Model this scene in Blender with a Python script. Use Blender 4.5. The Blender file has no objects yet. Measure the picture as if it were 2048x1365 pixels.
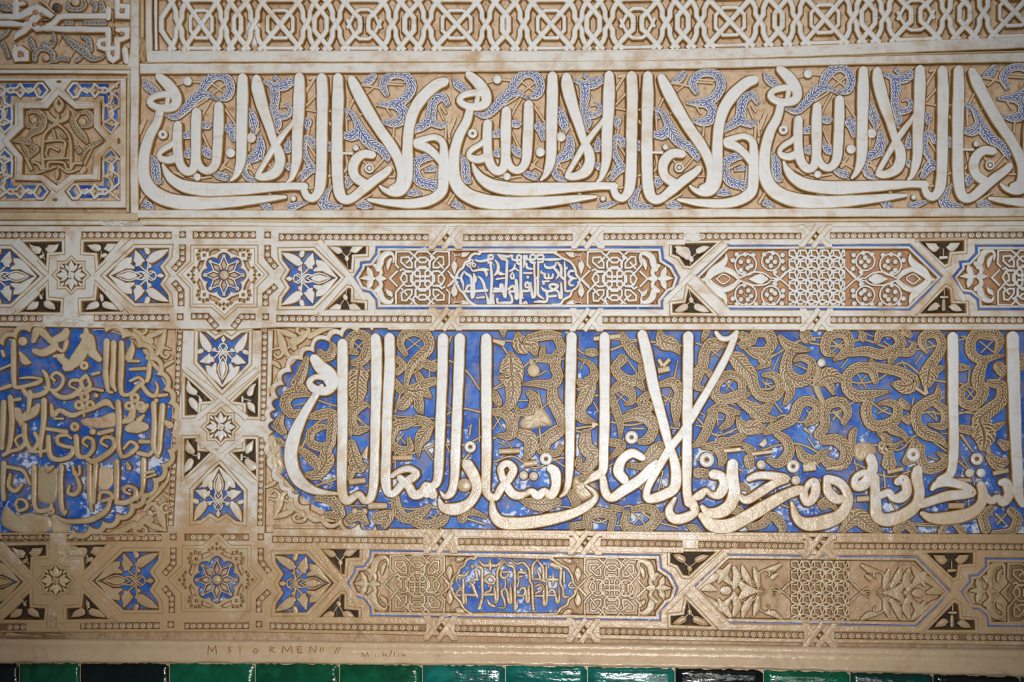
import bpy, math, random
import numpy as np
from mathutils import Matrix, Vector
from mathutils.geometry import delaunay_2d_cdt
random.seed(7)
C = bpy.context.scene.collection
# ---------------------------------------------------------------- camera
FPX = 2844.0
DIST = 3.4
M = DIST / FPX                       # metres of wall per photo pixel straight in front of the camera
CAMZ = 1.75
YAW, PITCH, ROLL = 2.85, 7.0, 0.4
RM = (Matrix.Rotation(math.radians(YAW), 4, 'Z') @ Matrix.Rotation(math.radians(90 + PITCH), 4, 'X')
      @ Matrix.Rotation(math.radians(ROLL), 4, 'Z'))
cam = bpy.data.objects.new('camera', bpy.data.cameras.new('camera'))
C.objects.link(cam)
cam.matrix_world = Matrix.Translation((0, -DIST, CAMZ)) @ RM
cam.data.sensor_width = 36.0
cam.data.lens = FPX * 36.0 / 2048
bpy.context.scene.camera = cam
# ---------------------------------------------------------------- light
vs = bpy.context.scene.view_settings
vs.view_transform = 'Standard'; vs.look = 'None'; vs.gamma = 1.0; vs.use_curve_mapping = False
vs.exposure = 0.0
wd = bpy.data.worlds.new('room_light'); bpy.context.scene.world = wd; wd.use_nodes = True
wd.node_tree.nodes['Background'].inputs[0].default_value = (0.80, 0.86, 1.0, 1)
wd.node_tree.nodes['Background'].inputs[1].default_value = 0.085
def area(name, loc, target, sx, sy, power, col):
    d = bpy.data.lights.new(name, 'AREA'); d.shape = 'RECTANGLE'; d.size = sx; d.size_y = sy
    d.energy = power; d.color = col
    o = bpy.data.objects.new(name, d); C.objects.link(o); o.location = loc
    o.rotation_euler = (Vector(target) - Vector(loc)).to_track_quat('-Z', 'Y').to_euler()
    return o
def spot(name, loc, target, power, deg, blend, radius, col):
    d = bpy.data.lights.new(name, 'SPOT'); d.energy = power; d.color = col
    d.spot_size = math.radians(deg); d.spot_blend = blend; d.shadow_soft_size = radius
    o = bpy.data.objects.new(name, d); C.objects.link(o); o.location = loc
    o.rotation_euler = (Vector(target) - Vector(loc)).to_track_quat('-Z', 'Y').to_euler()
    return o
spot('camera_flash', (0.16, -DIST - 0.02, CAMZ + 0.0), (-0.14, 0, CAMZ + 0.50), 365, 53, 1.0, 0.045, (1.0, 0.99, 0.975))
area('added_top_softbox', (-0.2, -2.6, 5.0), (-0.1, 0, CAMZ + 0.5), 2.6, 1.0, 26, (0.94, 0.97, 1.0))  # softbox added overhead to light the relief from above, out of view
area('added_low_fill', (0.85, -4.6, 0.80), (0.2, 0, CAMZ), 1.0, 1.0, 13, (1.0, 0.97, 0.93))  # low fill added behind the camera; also mirrors in the tiles
# ---------------------------------------------------------------- photo pixel -> point of the wall plane
R3 = np.array(RM.to_3x3())
def P(x, y, h):
    """x, y in photo pixels, h relief height in px; the point of the plane at that height seen there (metres, world)"""
    x = np.asarray(x, float); y = np.asarray(y, float); h = np.broadcast_to(np.asarray(h, float), x.shape)
    d = np.stack([(x - 1024) / FPX, -(y - 682.5) / FPX, -np.ones_like(x)], -1) @ R3.T
    t = (DIST - h * M) / d[..., 1]
    return np.stack([d[..., 0] * t, -h * M, CAMZ + d[..., 2] * t], -1)
# ---------------------------------------------------------------- materials
MATS = {}
class NT:
    def __init__(s, name, rough=0.5, spec=0.5):
        m = bpy.data.materials.new(name); m.use_nodes = True
        s.m = m; s.t = m.node_tree; s.n = s.t.nodes; s.b = s.n['Principled BSDF']
        s.b.inputs['Roughness'].default_value = rough
        s.b.inputs['Specular IOR Level'].default_value = spec
        MATS[name] = m
    def new(s, ty, **k):
        n = s.n.new(ty)
        for a, v in k.items(): setattr(n, a, v)
        return n
    def put(s, sock, v):
        if hasattr(v, 'is_linked') or isinstance(v, bpy.types.NodeSocket): s.t.links.new(v, sock)
        else: sock.default_value = v
    def math(s, op, a, b=0.0, c=None):
        n = s.new('ShaderNodeMath', operation=op); s.put(n.inputs[0], a); s.put(n.inputs[1], b)
        if c is not None: s.put(n.inputs[2], c)
        return n.outputs[0]
    def pos(s): return s.new('ShaderNodeNewGeometry').outputs['Position']
    def noise(s, scale, detail=4.0, rough=0.55, vec=None, stretch=None, dist=0.0):
        n = s.new('ShaderNodeTexNoise'); n.inputs['Scale'].default_value = scale
        n.inputs['Detail'].default_value = detail; n.inputs['Roughness'].default_value = rough
        n.inputs['Distortion'].default_value = dist
        v = vec if vec is not None else s.pos()
        if stretch:
            mp = s.new('ShaderNodeMapping'); mp.inputs['Scale'].default_value = stretch
            s.t.links.new(v, mp.inputs[0]); v = mp.outputs[0]
        s.t.links.new(v, n.inputs['Vector'])
        return n.outputs['Fac']
    def ramp(s, f, lo, hi):
        n = s.new('ShaderNodeMapRange', interpolation_type='SMOOTHSTEP'); s.put(n.inputs[0], f)
        n.inputs[1].default_value = lo; n.inputs[2].default_value = hi
        return n.outputs[0]
    def mix(s, f, a, b):
        n = s.new('ShaderNodeMix', data_type='RGBA'); s.put(n.inputs[0], f); s.put(n.inputs[6], a); s.put(n.inputs[7], b)
        return n.outputs[2]
    def bump(s, hgt, dist, strength=1.0, prev=None):
        n = s.new('ShaderNodeBump'); n.inputs['Strength'].default_value = strength; n.inputs['Distance'].default_value = dist
        s.put(n.inputs['Height'], hgt)
        if prev is not None: s.t.links.new(prev, n.inputs['Normal'])
        return n.outputs[0]
    def out(s, col, normal=None, rough=None):
        s.put(s.b.inputs['Base Color'], col)
        if normal is not None: s.t.links.new(normal, s.b.inputs['Normal'])
        if rough is not None: s.put(s.b.inputs['Roughness'], rough)
        return s.m
def lin(r, g, b):
    f = lambda c: (c / 12.92 if c <= 0.04045 else ((c + 0.055) / 1.055) ** 2.4)
    return (f(r / 255), f(g / 255), f(b / 255), 1.0)
def plaster(name, base, stain, dark, stain_lo=0.5, stain_hi=0.72, rough=0.42, spec=0.5, low=0.35, speck=1.0, pol=0.25, rug=0.0):
    """old whitewashed stucco: pale coat, warm worn patches (more of them low down where hands reach), pin holes and dirt specks"""
    s = NT(name, rough, spec)
    p = s.pos()
    z = s.new('ShaderNodeSeparateXYZ'); s.t.links.new(p, z.inputs[0])
    worn = s.ramp(z.outputs[2], CAMZ + 0.32, CAMZ - 0.30)
    n1 = s.noise(3.2, 6, 0.62); n2 = s.noise(26, 5, 0.6); n3 = s.noise(160, 3, 0.6); n4 = s.noise(60, 4, 0.6, stretch=(0.35, 1, 1))
    f = s.math('ADD', s.math('MULTIPLY', n1, 0.6), s.math('MULTIPLY', n2, 0.4))
    f = s.math('ADD', f, s.math('MULTIPLY', worn, low))
    f1 = s.ramp(f, stain_lo, stain_hi)
    col = s.mix(s.math('MULTIPLY', f1, 0.85), base, stain)
    col = s.mix(s.math('MULTIPLY', s.ramp(n4, 0.54, 0.72), 0.45), col, stain)
    n6 = s.noise(11, 7, 0.7, dist=0.6)
    col = s.mix(s.math('MULTIPLY', s.math('MULTIPLY', s.ramp(n6, 0.55, 0.70), 0.42 * speck), s.math('ADD', 0.35, s.math('MULTIPLY', worn, 0.65))), col, dark)
    n5 = s.noise(75, 3, 0.65, stretch=(1.0, 1.0, 0.16))
    col = s.mix(s.math('MULTIPLY', s.ramp(n5, 0.57, 0.70), 0.22 * speck), col, lin(168, 160, 146))
    col = s.mix(s.math('MULTIPLY', s.ramp(n3, 0.66, 0.78), 0.5 * speck), col, dark)
    b = s.bump(s.noise(380, 3, 0.6), 0.0007, 0.7)
    b = s.bump(n2, 0.006, 0.45, b)
    if rug:                      # unsmoothed tool-worked ground: lumps, with browner mottling in the hollows
        n7 = s.noise(62, 4, 0.55, dist=0.4)
        b = s.bump(n7, 0.006, rug, b)
        col = s.mix(s.math('MULTIPLY', s.ramp(n7, 0.52, 0.36), 0.6 * rug), col, stain)
        col = s.mix(s.math('MULTIPLY', s.ramp(n7, 0.40, 0.28), 0.5 * rug), col, dark)
    polish = s.math('MULTIPLY', s.ramp(z.outputs[2], CAMZ + 0.36, CAMZ + 0.02), -pol)   # hands have polished the lower wall
    return s.out(col, b, s.math('ADD', s.math('ADD', rough - 0.10, s.math('MULTIPLY', n4, 0.22)), polish))
plaster('plaster_white', lin(226, 224, 220), lin(208, 178, 136), lin(140, 112, 76), 0.53, 0.76, 0.40, low=0.40)
plaster('plaster_frame', lin(222, 218, 210), lin(188, 146, 92), lin(118, 84, 46), 0.47, 0.66, 0.40, low=0.22)
plaster('plaster_beige', lin(208, 188, 156), lin(176, 142, 96), lin(118, 88, 54), 0.42, 0.75, 0.40, low=0.15)
plaster('plaster_ochre', lin(216, 190, 160), lin(182, 142, 100), lin(120, 84, 50), 0.40, 0.70, 0.6, 0.3, 0.10, rug=0.9)
plaster('ochre_red', lin(190, 144, 108), lin(164, 112, 74), lin(104, 70, 46), 0.42, 0.72, 0.6, 0.3, 0.08, rug=0.8)
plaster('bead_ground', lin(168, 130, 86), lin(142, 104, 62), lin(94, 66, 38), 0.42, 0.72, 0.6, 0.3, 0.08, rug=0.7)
plaster('plaster_brown', lin(152, 114, 64), lin(122, 84, 42), lin(84, 56, 30), 0.40, 0.70, 0.6, 0.3, 0.06, rug=0.5)  # brown tone for the sloping flanks and small sunk marks
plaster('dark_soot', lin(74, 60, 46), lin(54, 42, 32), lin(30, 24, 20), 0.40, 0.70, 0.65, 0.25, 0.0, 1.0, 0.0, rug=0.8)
plaster('ledge_plaster', lin(212, 184, 148), lin(190, 152, 110), lin(120, 90, 60), 0.50, 0.85, 0.33, 0.5, 0.05, 0.6)
plaster('stem_brown', lin(186, 168, 134), lin(164, 136, 98), lin(112, 90, 60), 0.45, 0.8, 0.45, 0.4, 0.1)
plaster('stem_pale', lin(214, 190, 160), lin(196, 158, 118), lin(140, 104, 70), 0.45, 0.8, 0.5, 0.4, 0.1)
plaster('edge_pale', lin(200, 172, 130), lin(176, 140, 92), lin(130, 98, 60), 0.42, 0.72, 0.5, 0.4, 0.08)
plaster('edge_tan', lin(186, 154, 110), lin(164, 128, 82), lin(120, 90, 56), 0.42, 0.72, 0.5, 0.4, 0.08)
EDGE = {'plaster_white': 'edge_pale', 'plaster_frame': 'edge_pale', 'plaster_beige': 'edge_tan'}
def blue(name, amt):
    s = NT(name, 0.5, 0.35)
    n1 = s.noise(14, 5, 0.65); n2 = s.noise(70, 4, 0.65); n3 = s.noise(7, 3, 0.5)
    n4 = s.noise(30, 4, 0.6); n7 = s.noise(19, 4, 0.6)
    col = s.mix(s.ramp(n1, 0.36, 0.64), lin(26, 78, 168), lin(62, 122, 206))
    col = s.mix(s.math('MULTIPLY', s.ramp(s.math('ADD', s.math('MULTIPLY', n4, 0.6), s.math('MULTIPLY', n3, 0.4)), 0.49, 0.60), 0.62), col, lin(130, 122, 140))
    w = s.math('ADD', s.math('MULTIPLY', n2, 0.38), s.math('MULTIPLY', n7, 0.62))
    z = s.new('ShaderNodeSeparateXYZ'); s.t.links.new(s.pos(), z.inputs[0])
    low = s.math('MULTIPLY', s.ramp(z.outputs[2], CAMZ + 0.42, CAMZ + 0.08), amt)
    w = s.math('ADD', w, low)
    col = s.mix(s.ramp(w, 0.60, 0.67), col, lin(212, 222, 236))
    return s.out(col, s.bump(n2, 0.004, 0.5), 0.5)
blue('blue_pigment', 0.03); blue('blue_worn', 0.085)
def feather(name, line, groove, alt, per, bs=1.0, th=(-0.25, 0.45)):
    """carved feathery arabesque leaf: curved barbs both sides of a midrib; u runs along the leaf (px), v across (-1..1)"""
    s = NT(name, 0.42, 0.5)
    uv = s.new('ShaderNodeUVMap'); sp = s.new('ShaderNodeSeparateXYZ'); s.t.links.new(uv.outputs[0], sp.inputs[0])
    u, v = sp.outputs[0], sp.outputs[1]
    av = s.math('ABSOLUTE', v)
    wob = s.math('MULTIPLY', s.noise(14, 1, 0.5), 6.0)
    ph = s.math('ADD', s.math('ADD', u, s.math('MULTIPLY', s.math('POWER', av, 1.6), -per * 1.9)), wob)
    si = s.math('SINE', s.math('MULTIPLY', ph, 2 * math.pi / per))
    barb = s.ramp(si, *th)
    # eyelets set along the barbs, two rows
    cu = s.math('SUBTRACT', s.math('FRACT', s.math('DIVIDE', u, per * 2.9)), 0.5)
    cu = s.math('MULTIPLY', cu, per * 2.9)
    cv = s.math('MULTIPLY', s.math('SUBTRACT', av, 0.58), 9.0)
    rr = s.math('SQRT', s.math('ADD', s.math('MULTIPLY', cu, cu), s.math('MULTIPLY', cv, cv)))
    ring = s.math('MULTIPLY', s.ramp(rr, 1.7, 2.3), s.ramp(rr, 4.2, 3.4))
    inner = s.ramp(rr, 3.6, 3.0)
    hgt = s.math('MAXIMUM', s.math('MULTIPLY', barb, s.math('SUBTRACT', 1.0, inner)), ring)
    rib = s.ramp(av, 0.06, 0.14)
    rib2 = s.ramp(av, 0.26, 0.18)
    hgt = s.math('MAXIMUM', s.math('MULTIPLY', hgt, rib), s.math('MULTIPLY', rib2, rib))
    edge = s.ramp(av, 0.82, 0.95)
    hgt = s.math('MAXIMUM', hgt, edge)
    n2 = s.noise(30, 4, 0.6)
    g = s.mix(s.ramp(n2, 0.46, 0.56), groove, alt)
    col = s.mix(hgt, g, line)
    col = s.mix(s.math('MULTIPLY', s.ramp(n2, 0.55, 0.8), 0.5), col, groove)
    return s.out(col, s.bump(hgt, 0.0028 * bs, 0.9))
feather('feather_brown', lin(212, 186, 146), lin(118, 88, 54), lin(138, 106, 70), 7.6, 1.2, (-0.3, 0.35))
feather('feather_blue', lin(224, 220, 214), lin(56, 86, 172), lin(112, 118, 156), 8.6, 1.2, (-0.42, 0.1))
feather('feather_pale', lin(208, 186, 152), lin(160, 126, 84), lin(150, 120, 92), 6.6)
feather('feather_dark', lin(206, 200, 190), lin(66, 68, 86), lin(112, 88, 66), 9.0, 1.0, (-0.5, 0.1))
def glaze(name, a, b):
    s = NT(name, 0.13, 0.65)
    n1 = s.noise(16, 5, 0.6, dist=1.5); n2 = s.noise(90, 3, 0.6); n3 = s.noise(30, 3, 0.5, stretch=(0.5, 1, 2.2))
    col = s.mix(s.ramp(n1, 0.35, 0.68), a, b)
    col = s.mix(s.ramp(n2, 0.72, 0.80), col, lin(20, 30, 28))
    bp = s.bump(n3, 0.006, 0.5); bp = s.bump(n2, 0.0012, 0.4, bp)
    return s.out(col, bp)
glaze('glaze_green', lin(4, 72, 46), lin(12, 96, 62))
glaze('glaze_emerald', lin(6, 84, 54), lin(10, 106, 76))
glaze('glaze_teal', lin(6, 82, 76), lin(20, 118, 106))
glaze('glaze_black', lin(5, 16, 14), lin(10, 30, 26))
glaze('glaze_deep', lin(6, 52, 46), lin(10, 72, 64))
# ---------------------------------------------------------------- mesh tools
class Fr:
    """a frame of reference for a traced detail: photo px = origin + value / scale, then an optional warp"""
    def __init__(s, x0, y0, k, warp=None, mx=None, my=None): s.x0, s.y0, s.k, s.warp, s.mx, s.my = x0, y0, k, warp, mx, my
    def __call__(s, x, y):
        x = np.asarray(x, float); y = np.asarray(y, float)
        if s.mx is not None: x = 2 * s.mx - x
        if s.my is not None: y = 2 * s.my - y
        x = s.x0 + x / s.k; y = s.y0 + y / s.k
        return s.warp(x, y) if s.warp else (x, y)
ID = Fr(0, 0, 1)
class Aff:
    """design units -> photo px: p = o + u*a + v*b"""
    def __init__(s, o, a, b, warp=None):
        s.o, s.a, s.b, s.warp = o, a, b, warp; s.k = 1 / math.sqrt(abs(a[0] * b[1] - a[1] * b[0]))
    def __call__(s, x, y):
        x = np.asarray(x, float); y = np.asarray(y, float)
        X = s.o[0] + x * s.a[0] + y * s.b[0]; Y = s.o[1] + x * s.a[1] + y * s.b[1]
        return s.warp(X, Y) if s.warp else (X, Y)
def arr(t):
    if isinstance(t, str): t = [float(q) for q in t.replace(',', ' ').split()]
    return np.array(t, float)
def catmull(p, closed, n_per):
    """p: N x d control points -> smooth dense polyline; n_per samples per span"""
    N = len(p); out = []
    spans = N if closed else N - 1
    for i in range(spans):
        if closed: a, b, c, d = p[(i - 1) % N], p[i], p[(i + 1) % N], p[(i + 2) % N]
        else:
            a = p[i - 1] if i else 2 * p[0] - p[1]
            b, c = p[i], p[i + 1]
            d = p[i + 2] if i + 2 < N else 2 * p[-1] - p[-2]
        L = float(np.hypot(*(c - b)[:2])); n = max(2, int(L / n_per + 0.5))
        t = np.linspace(0, 1, n, endpoint=False)[:, None]
        out.append(0.5 * (2 * b + (c - a) * t + (2 * a - 5 * b + 4 * c - d) * t ** 2 + (3 * b - a - 3 * c + d) * t ** 3))
    if not closed: out.append(p[-1:])
    r = np.concatenate(out)
    if r.shape[1] > 2: r[:, 2] = np.maximum(r[:, 2], 0.3)
    return r
def densify(p, closed, step):
    q = list(p) + ([p[0]] if closed else []); out = []
    for a, b in zip(q[:-1], q[1:]):
        n = max(1, int(np.hypot(*(b - a)[:2]) / step)); t = np.linspace(0, 1, n, endpoint=False)[:, None]
        out.append(a + (b - a) * t)
    if not closed: out.append(np.array(q[-1:]))
    return np.concatenate(out)
def link(name, V, faces, mats, midx, parent, uv=None, smooth=True, sharp=None):
    me = bpy.data.meshes.new(name)
    me.from_pydata(V.tolist(), [], faces)
    for m in mats: me.materials.append(MATS[m])
    if len(mats) > 1: me.polygons.foreach_set('material_index', midx)
    if smooth:
        me.polygons.foreach_set('use_smooth', [True] * len(me.polygons))
        if sharp: me.set_sharp_from_angle(angle=math.radians(sharp))
    if uv is not None:
        ul = me.uv_layers.new(name='UVMap'); li = np.empty(len(me.loops), 'i'); me.loops.foreach_get('vertex_index', li)
        ul.data.foreach_set('uv', uv[li].ravel())
    o = bpy.data.objects.new(name, me); C.objects.link(o)
    if parent is not None:
        o.parent = parent
    return o
def rootloc(o):
    v = np.zeros(3)
    while o is not None: v += np.array(o.location); o = o.parent
    return v
JIT = [0]
def jit():
    JIT[0] = (JIT[0] * 37 + 11) % 101
    return JIT[0] / 101 * 0.5
def stroke(parent, name, pts, mat, h1, h0=0.0, fr=ID, smooth=True, closed=False, cap='r', side='plaster_brown', slope=2.6, dome=0.5,
           serr=0.0, step=4.0, sub=None, wmul=1.0, wadd=0.0):
    """a carved ribbon: pts = x y width triples along its spine; flanks slope out to the ground"""
    a = arr(pts).reshape(-1, 3)
    if len(a) < 2: return None
    x, y = fr(a[:, 0], a[:, 1]); p = np.stack([x, y, a[:, 2] / fr.k * 0.5 * wmul + wadd * 0.5], 1)
    p = catmull(p, closed, step if not serr else 2.2) if smooth else densify(p, closed, 14 if not serr else 2.2)
    n = len(p)
    xy = p[:, :2]; w = p[:, 2].copy()
    if closed: tg = np.roll(xy, -1, 0) - np.roll(xy, 1, 0)
    else: tg = np.gradient(xy, axis=0)
    L = np.hypot(tg[:, 0], tg[:, 1]) + 1e-9; tg /= L[:, None]
    seg = np.hypot(*(np.diff(xy, axis=0)).T); u = np.concatenate([[0], np.cumsum(seg)])
    mit = np.ones(n)
    if not smooth:      # mitre the corners of straight straps
        d = np.diff(np.concatenate([xy, xy[:1]]) if closed else xy, axis=0); d /= (np.hypot(d[:, 0], d[:, 1])[:, None] + 1e-9)
        if closed: d0, d1 = np.roll(d, 1, 0), d
        else: d0, d1 = np.concatenate([d[:1], d]), np.concatenate([d, d[-1:]])
        tg = d0 + d1; tl = np.hypot(tg[:, 0], tg[:, 1])[:, None] + 1e-9; tg = tg / tl
        mit = 1 / np.clip((tg * d1).sum(1), 0.5, 1)
    if not closed:
        ph = float(xy[0, 0] * 1.7 + xy[0, 1]); am = min(0.3, float(w.max()) * 0.05)
        w = w + am * (np.sin(u / 15.0 + ph) + 0.6 * np.sin(u / 6.1 + 2 * ph)) * np.clip(w / (w.max() + 1e-6), 0, 1)
    if serr: w = w * (1 + serr * np.sin(u * 2 * math.pi / 7.0))
    ext = np.zeros(n)
    if not closed:
        def capsec(i, sgn):
            if cap == 'r' and w[i] > 0.6: ang = (25, 50, 70, 84)
            else: return None
            return [(xy[i] + sgn * tg[i] * w[i] * math.sin(math.radians(q)) * 0.9, w[i] * math.cos(math.radians(q)), tg[i], u[i] + sgn * w[i] * math.sin(math.radians(q))) for q in ang]
        s0, s1 = capsec(0, -1), capsec(n - 1, 1)
        if s0:
            xy = np.concatenate([[q[0] for q in s0[::-1]], xy]); w = np.concatenate([[q[1] for q in s0[::-1]], w])
            tg = np.concatenate([[q[2] for q in s0[::-1]], tg]); u = np.concatenate([[q[3] for q in s0[::-1]], u]); mit = np.concatenate([np.ones(4), mit])
        if s1:
            xy = np.concatenate([xy, [q[0] for q in s1]]); w = np.concatenate([w, [q[1] for q in s1]])
            tg = np.concatenate([tg, [q[2] for q in s1]]); u = np.concatenate([u, [q[3] for q in s1]]); mit = np.concatenate([mit, np.ones(4)])
    n = len(xy)
    nr = np.stack([-tg[:, 1], tg[:, 0]], 1)
    h1 = h1 + jit(); H = h1 - h0
    wm = float(w.max()); sl = min(slope, wm * 0.7); bv = np.minimum(1.7, w * 0.3)
    bh = min(1.2, H * 0.3)
    off = [-(w + sl), -w, -(w - bv), np.zeros(n), w - bv, w, w + sl]
    hh = [h0, h1 - bh, h1, h1 + min(dome, wm * 0.15), h1, h1 - bh, h0]
    vv = [-1.15, -1, -0.9, 0, 0.9, 1, 1.15]
    V = np.empty((n, 7, 3)); UV = np.empty((n, 7, 2))
    for k in range(7):
        q = xy + nr * (off[k] * mit)[:, None]
        V[:, k] = P(q[:, 0], q[:, 1], h1)
        V[:, k, 1] = -(hh[k]) * M
        UV[:, k, 0] = u; UV[:, k, 1] = vv[k]
    V = V.reshape(-1, 3) - rootloc(parent)
    F = []; MI = []
    rng = range(n if closed else n - 1)
    for i in rng:
        j = (i + 1) % n
        for k in range(6):
            F.append((i * 7 + k, i * 7 + k + 1, j * 7 + k + 1, j * 7 + k)); MI.append(1 if k in (0, 5) else 2 if k in (1, 4) else 0)
    if not closed:
        F.append(tuple(range(6, -1, -1))); MI.append(1)
        F.append(tuple((n - 1) * 7 + k for k in range(7))); MI.append(1)
    return link(name, V, F, [mat, side, EDGE.get(mat, mat) if wm > 3.6 else mat], MI, parent, UV.reshape(-1, 2), sharp=30)
def area2(p): return float(np.sum(p[:, 0] * np.roll(p[:, 1], -1) - np.roll(p[:, 0], -1) * p[:, 1])) * 0.5
def inside(pt, poly):
    x, y = pt[:, 0][:, None], pt[:, 1][:, None]
    x0, y0 = poly[:, 0], poly[:, 1]; x1, y1 = np.roll(x0, -1), np.roll(y0, -1)
    c = ((y0 > y) != (y1 > y)) & (x < (x1 - x0) * (y - y0) / (y1 - y0 + 1e-12) + x0)
    return c.sum(1) % 2 == 1
def offset_loop(p, d):
    """p counter-clockwise (in px, y down as is): moves every corner outwards by d"""
    a = p - np.roll(p, 1, 0); b = np.roll(p, -1, 0) - p
    a = a / (np.hypot(a[:, 0], a[:, 1])[:, None] + 1e-9); b = b / (np.hypot(b[:, 0], b[:, 1])[:, None] + 1e-9)
    na = np.stack([a[:, 1], -a[:, 0]], 1); nb = np.stack([b[:, 1], -b[:, 0]], 1)
    m = na + nb; l = np.hypot(m[:, 0], m[:, 1])[:, None]; m = m / np.maximum(l, 1e-6)
    c = np.clip((m * nb).sum(1), 0.4, 1)[:, None]
    s = 1 if area2(p) > 0 else -1
    return p + m / c * d * s
def loop(pts, fr=ID, smooth=False, step=5.0):
    a = arr(pts).reshape(-1, 2); x, y = fr(a[:, 0], a[:, 1]); p = np.stack([x, y], 1)
    return catmull(p, True, step) if smooth else p
def plate(parent, name, outer, holes=(), mat='plaster_white', h1=8.0, h0=0.0, side='plaster_brown', slope=2.6, bev=1.5, kind=None):
    """a flat carved piece: outline (px loop), holes cut through it, sloping flanks"""
    h1 = h1 + jit()
    loops = [(np.asarray(outer, float), 1)] + [(np.asarray(q, float), -1) for q in holes]
    VS = []; HS = []; tops = []; F = []; MI = []; base = 0
    for p, sg in loops:
        n = len(p)
        r0 = offset_loop(p, sg * slope); r1 = p; r2 = offset_loop(p, -sg * bev)
        for r, h in ((r0, h0), (r1, h1 - bev * 0.7), (r2, h1)):
            VS.append(r); HS.append(np.full(n, h))
        for k in range(2):
            for i in range(n):
                j = (i + 1) % n; A = base + k * n
                F.append((A + i, A + j, A + n + j, A + n + i)); MI.append(1 if k == 0 else 2)
        tops.append((base + 2 * n, r2)); base += 3 * n
    vin = np.concatenate([t[1] for t in tops]); gid = np.concatenate([np.arange(t[0], t[0] + len(t[1])) for t in tops])
    ed = []; b = 0
    for _, r in tops:
        n = len(r); ed += [(b + i, b + (i + 1) % n) for i in range(n)]; b += n
    res = delaunay_2d_cdt([Vector(q) for q in vin], ed, [], 0, 1e-5, True)
    cv = np.array([tuple(q) for q in res[0]]); orig = res[3]
    extra = {}
    allV = list(VS); allH = list(HS); nb = base
    idm = []
    add = []
    for i in range(len(cv)):
        o = orig[i]
        if o: idm.append(int(gid[o[0]]))
        else: idm.append(nb + len(add)); add.append(cv[i])
    if add: allV.append(np.array(add)); allH.append(np.full(len(add), h1))
    fc = [f for f in res[2]]
    ce = np.array([cv[list(f)].mean(0) for f in fc])
    ok = inside(ce, tops[0][1])
    for _, r in tops[1:]: ok &= ~inside(ce, r)
    for f, k in zip(fc, ok):
        if k: F.append(tuple(idm[i] for i in f)); MI.append(0)
    XY = np.concatenate(allV); HH = np.concatenate(allH)
    V = P(XY[:, 0], XY[:, 1], np.full(len(XY), h1)); V[:, 1] = -HH * M
    if parent is not None: V = V - rootloc(parent)
    me_o = link(name, V, F, [mat, side, EDGE.get(mat, mat)], MI, parent, smooth=False)
    import bmesh
    bm = bmesh.new(); bm.from_mesh(me_o.data); bmesh.ops.recalc_face_normals(bm, faces=bm.faces); bm.to_mesh(me_o.data); bm.free()
    if kind: me_o['kind'] = kind
    return me_o
def disc(parent, name, x, y, r, mat, h1, h0=0.0, fr=ID, hole=0.0, side='plaster_brown', dome=1.5, segs=14, ry=None, dimple=False):
    """a round boss, or with hole > 0 a ring"""
    cx, cy = fr(x, y); cx, cy = float(cx), float(cy); r = r / fr.k; ry = (ry / fr.k) if ry else r; hole = hole / fr.k
    h1 = h1 + jit()
    sl = min(2.2, r * 0.4)
    prof = [(r + sl, h0), (r, h1 - 1.0), (r * 0.86, h1)]
    if hole: prof += [(hole + (r - hole) * 0.35, h1 + 0.3), (hole, h1 - 0.6), (max(hole - 1.5, hole * 0.4), h1 - min(5, (h1 - h0) * 0.8))]
    else: prof += [(r * 0.5, h1 + dome * 0.75)]
    V = []; F = []; MI = []
    for q, h in prof:
        an = np.arange(segs) * 2 * math.pi / segs
        v = P(cx + q * np.cos(an), cy + q * ry / r * np.sin(an), np.full(segs, h1)); v[:, 1] = -h * M; V.append(v)
    np_ = len(prof)
    for k in range(np_ - 1):
        for i in range(segs):
            j = (i + 1) % segs
            F.append((k * segs + j, k * segs + i, (k + 1) * segs + i, (k + 1) * segs + j)); MI.append(1 if k == 0 or (hole and k == 4) else 0)
    if not hole:
        v = P(np.array([cx]), np.array([cy]), np.array([h1])); v[:, 1] = -(h1 + dome) * M; V.append(v)
        for i in range(segs): F.append(((np_ - 1) * segs + (i + 1) % segs, (np_ - 1) * segs + i, np_ * segs)); MI.append(0)
    else:
        F.append(tuple((np_ - 1) * segs + i for i in range(segs - 1, -1, -1))); MI.append(1)
    V = np.concatenate(V)
    if parent is not None: V = V - rootloc(parent)
    return link(name, V, F, [mat, side], MI, parent)
def thing(name, label, cat, x, y, group=None):
    o = bpy.data.objects.new(name, None); o.empty_display_size = 0.05; C.objects.link(o)
    o.location = tuple(P(np.array(x), np.array(y), np.array(0.0)))
    o['label'] = label; o['category'] = cat
    if group: o['group'] = group
    return o
def part_label(o, text): o['label'] = text; return o
def sub(o):
    return o
def strokes(parent, name, rows, mat, h1, **k):
    return [stroke(parent, name, r, mat, h1, **k) for r in rows.strip().split(';') if r.strip()]
def rect(x0, y0, x1, y1): return np.array([(x0, y0), (x1, y0), (x1, y1), (x0, y1)], float)
def ribbon_loop(pts, w, ext=0.0):
    """outline of a strip of width w along a polyline (px)"""
    p = arr(pts).reshape(-1, 2); d = np.diff(p, axis=0); d /= np.hypot(d[:, 0], d[:, 1])[:, None]
    if ext: p = p.copy(); p[0] -= d[0] * ext; p[-1] += d[-1] * ext
    d0 = np.concatenate([d[:1], d]); d1 = np.concatenate([d, d[-1:]]); t = d0 + d1; t /= np.hypot(t[:, 0], t[:, 1])[:, None]
    m = 1 / np.clip((t * d1).sum(1), 0.5, 1); n = np.stack([-t[:, 1], t[:, 0]], 1) * m[:, None] * w * 0.5
    return np.concatenate([p + n, (p - n)[::-1]])
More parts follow.
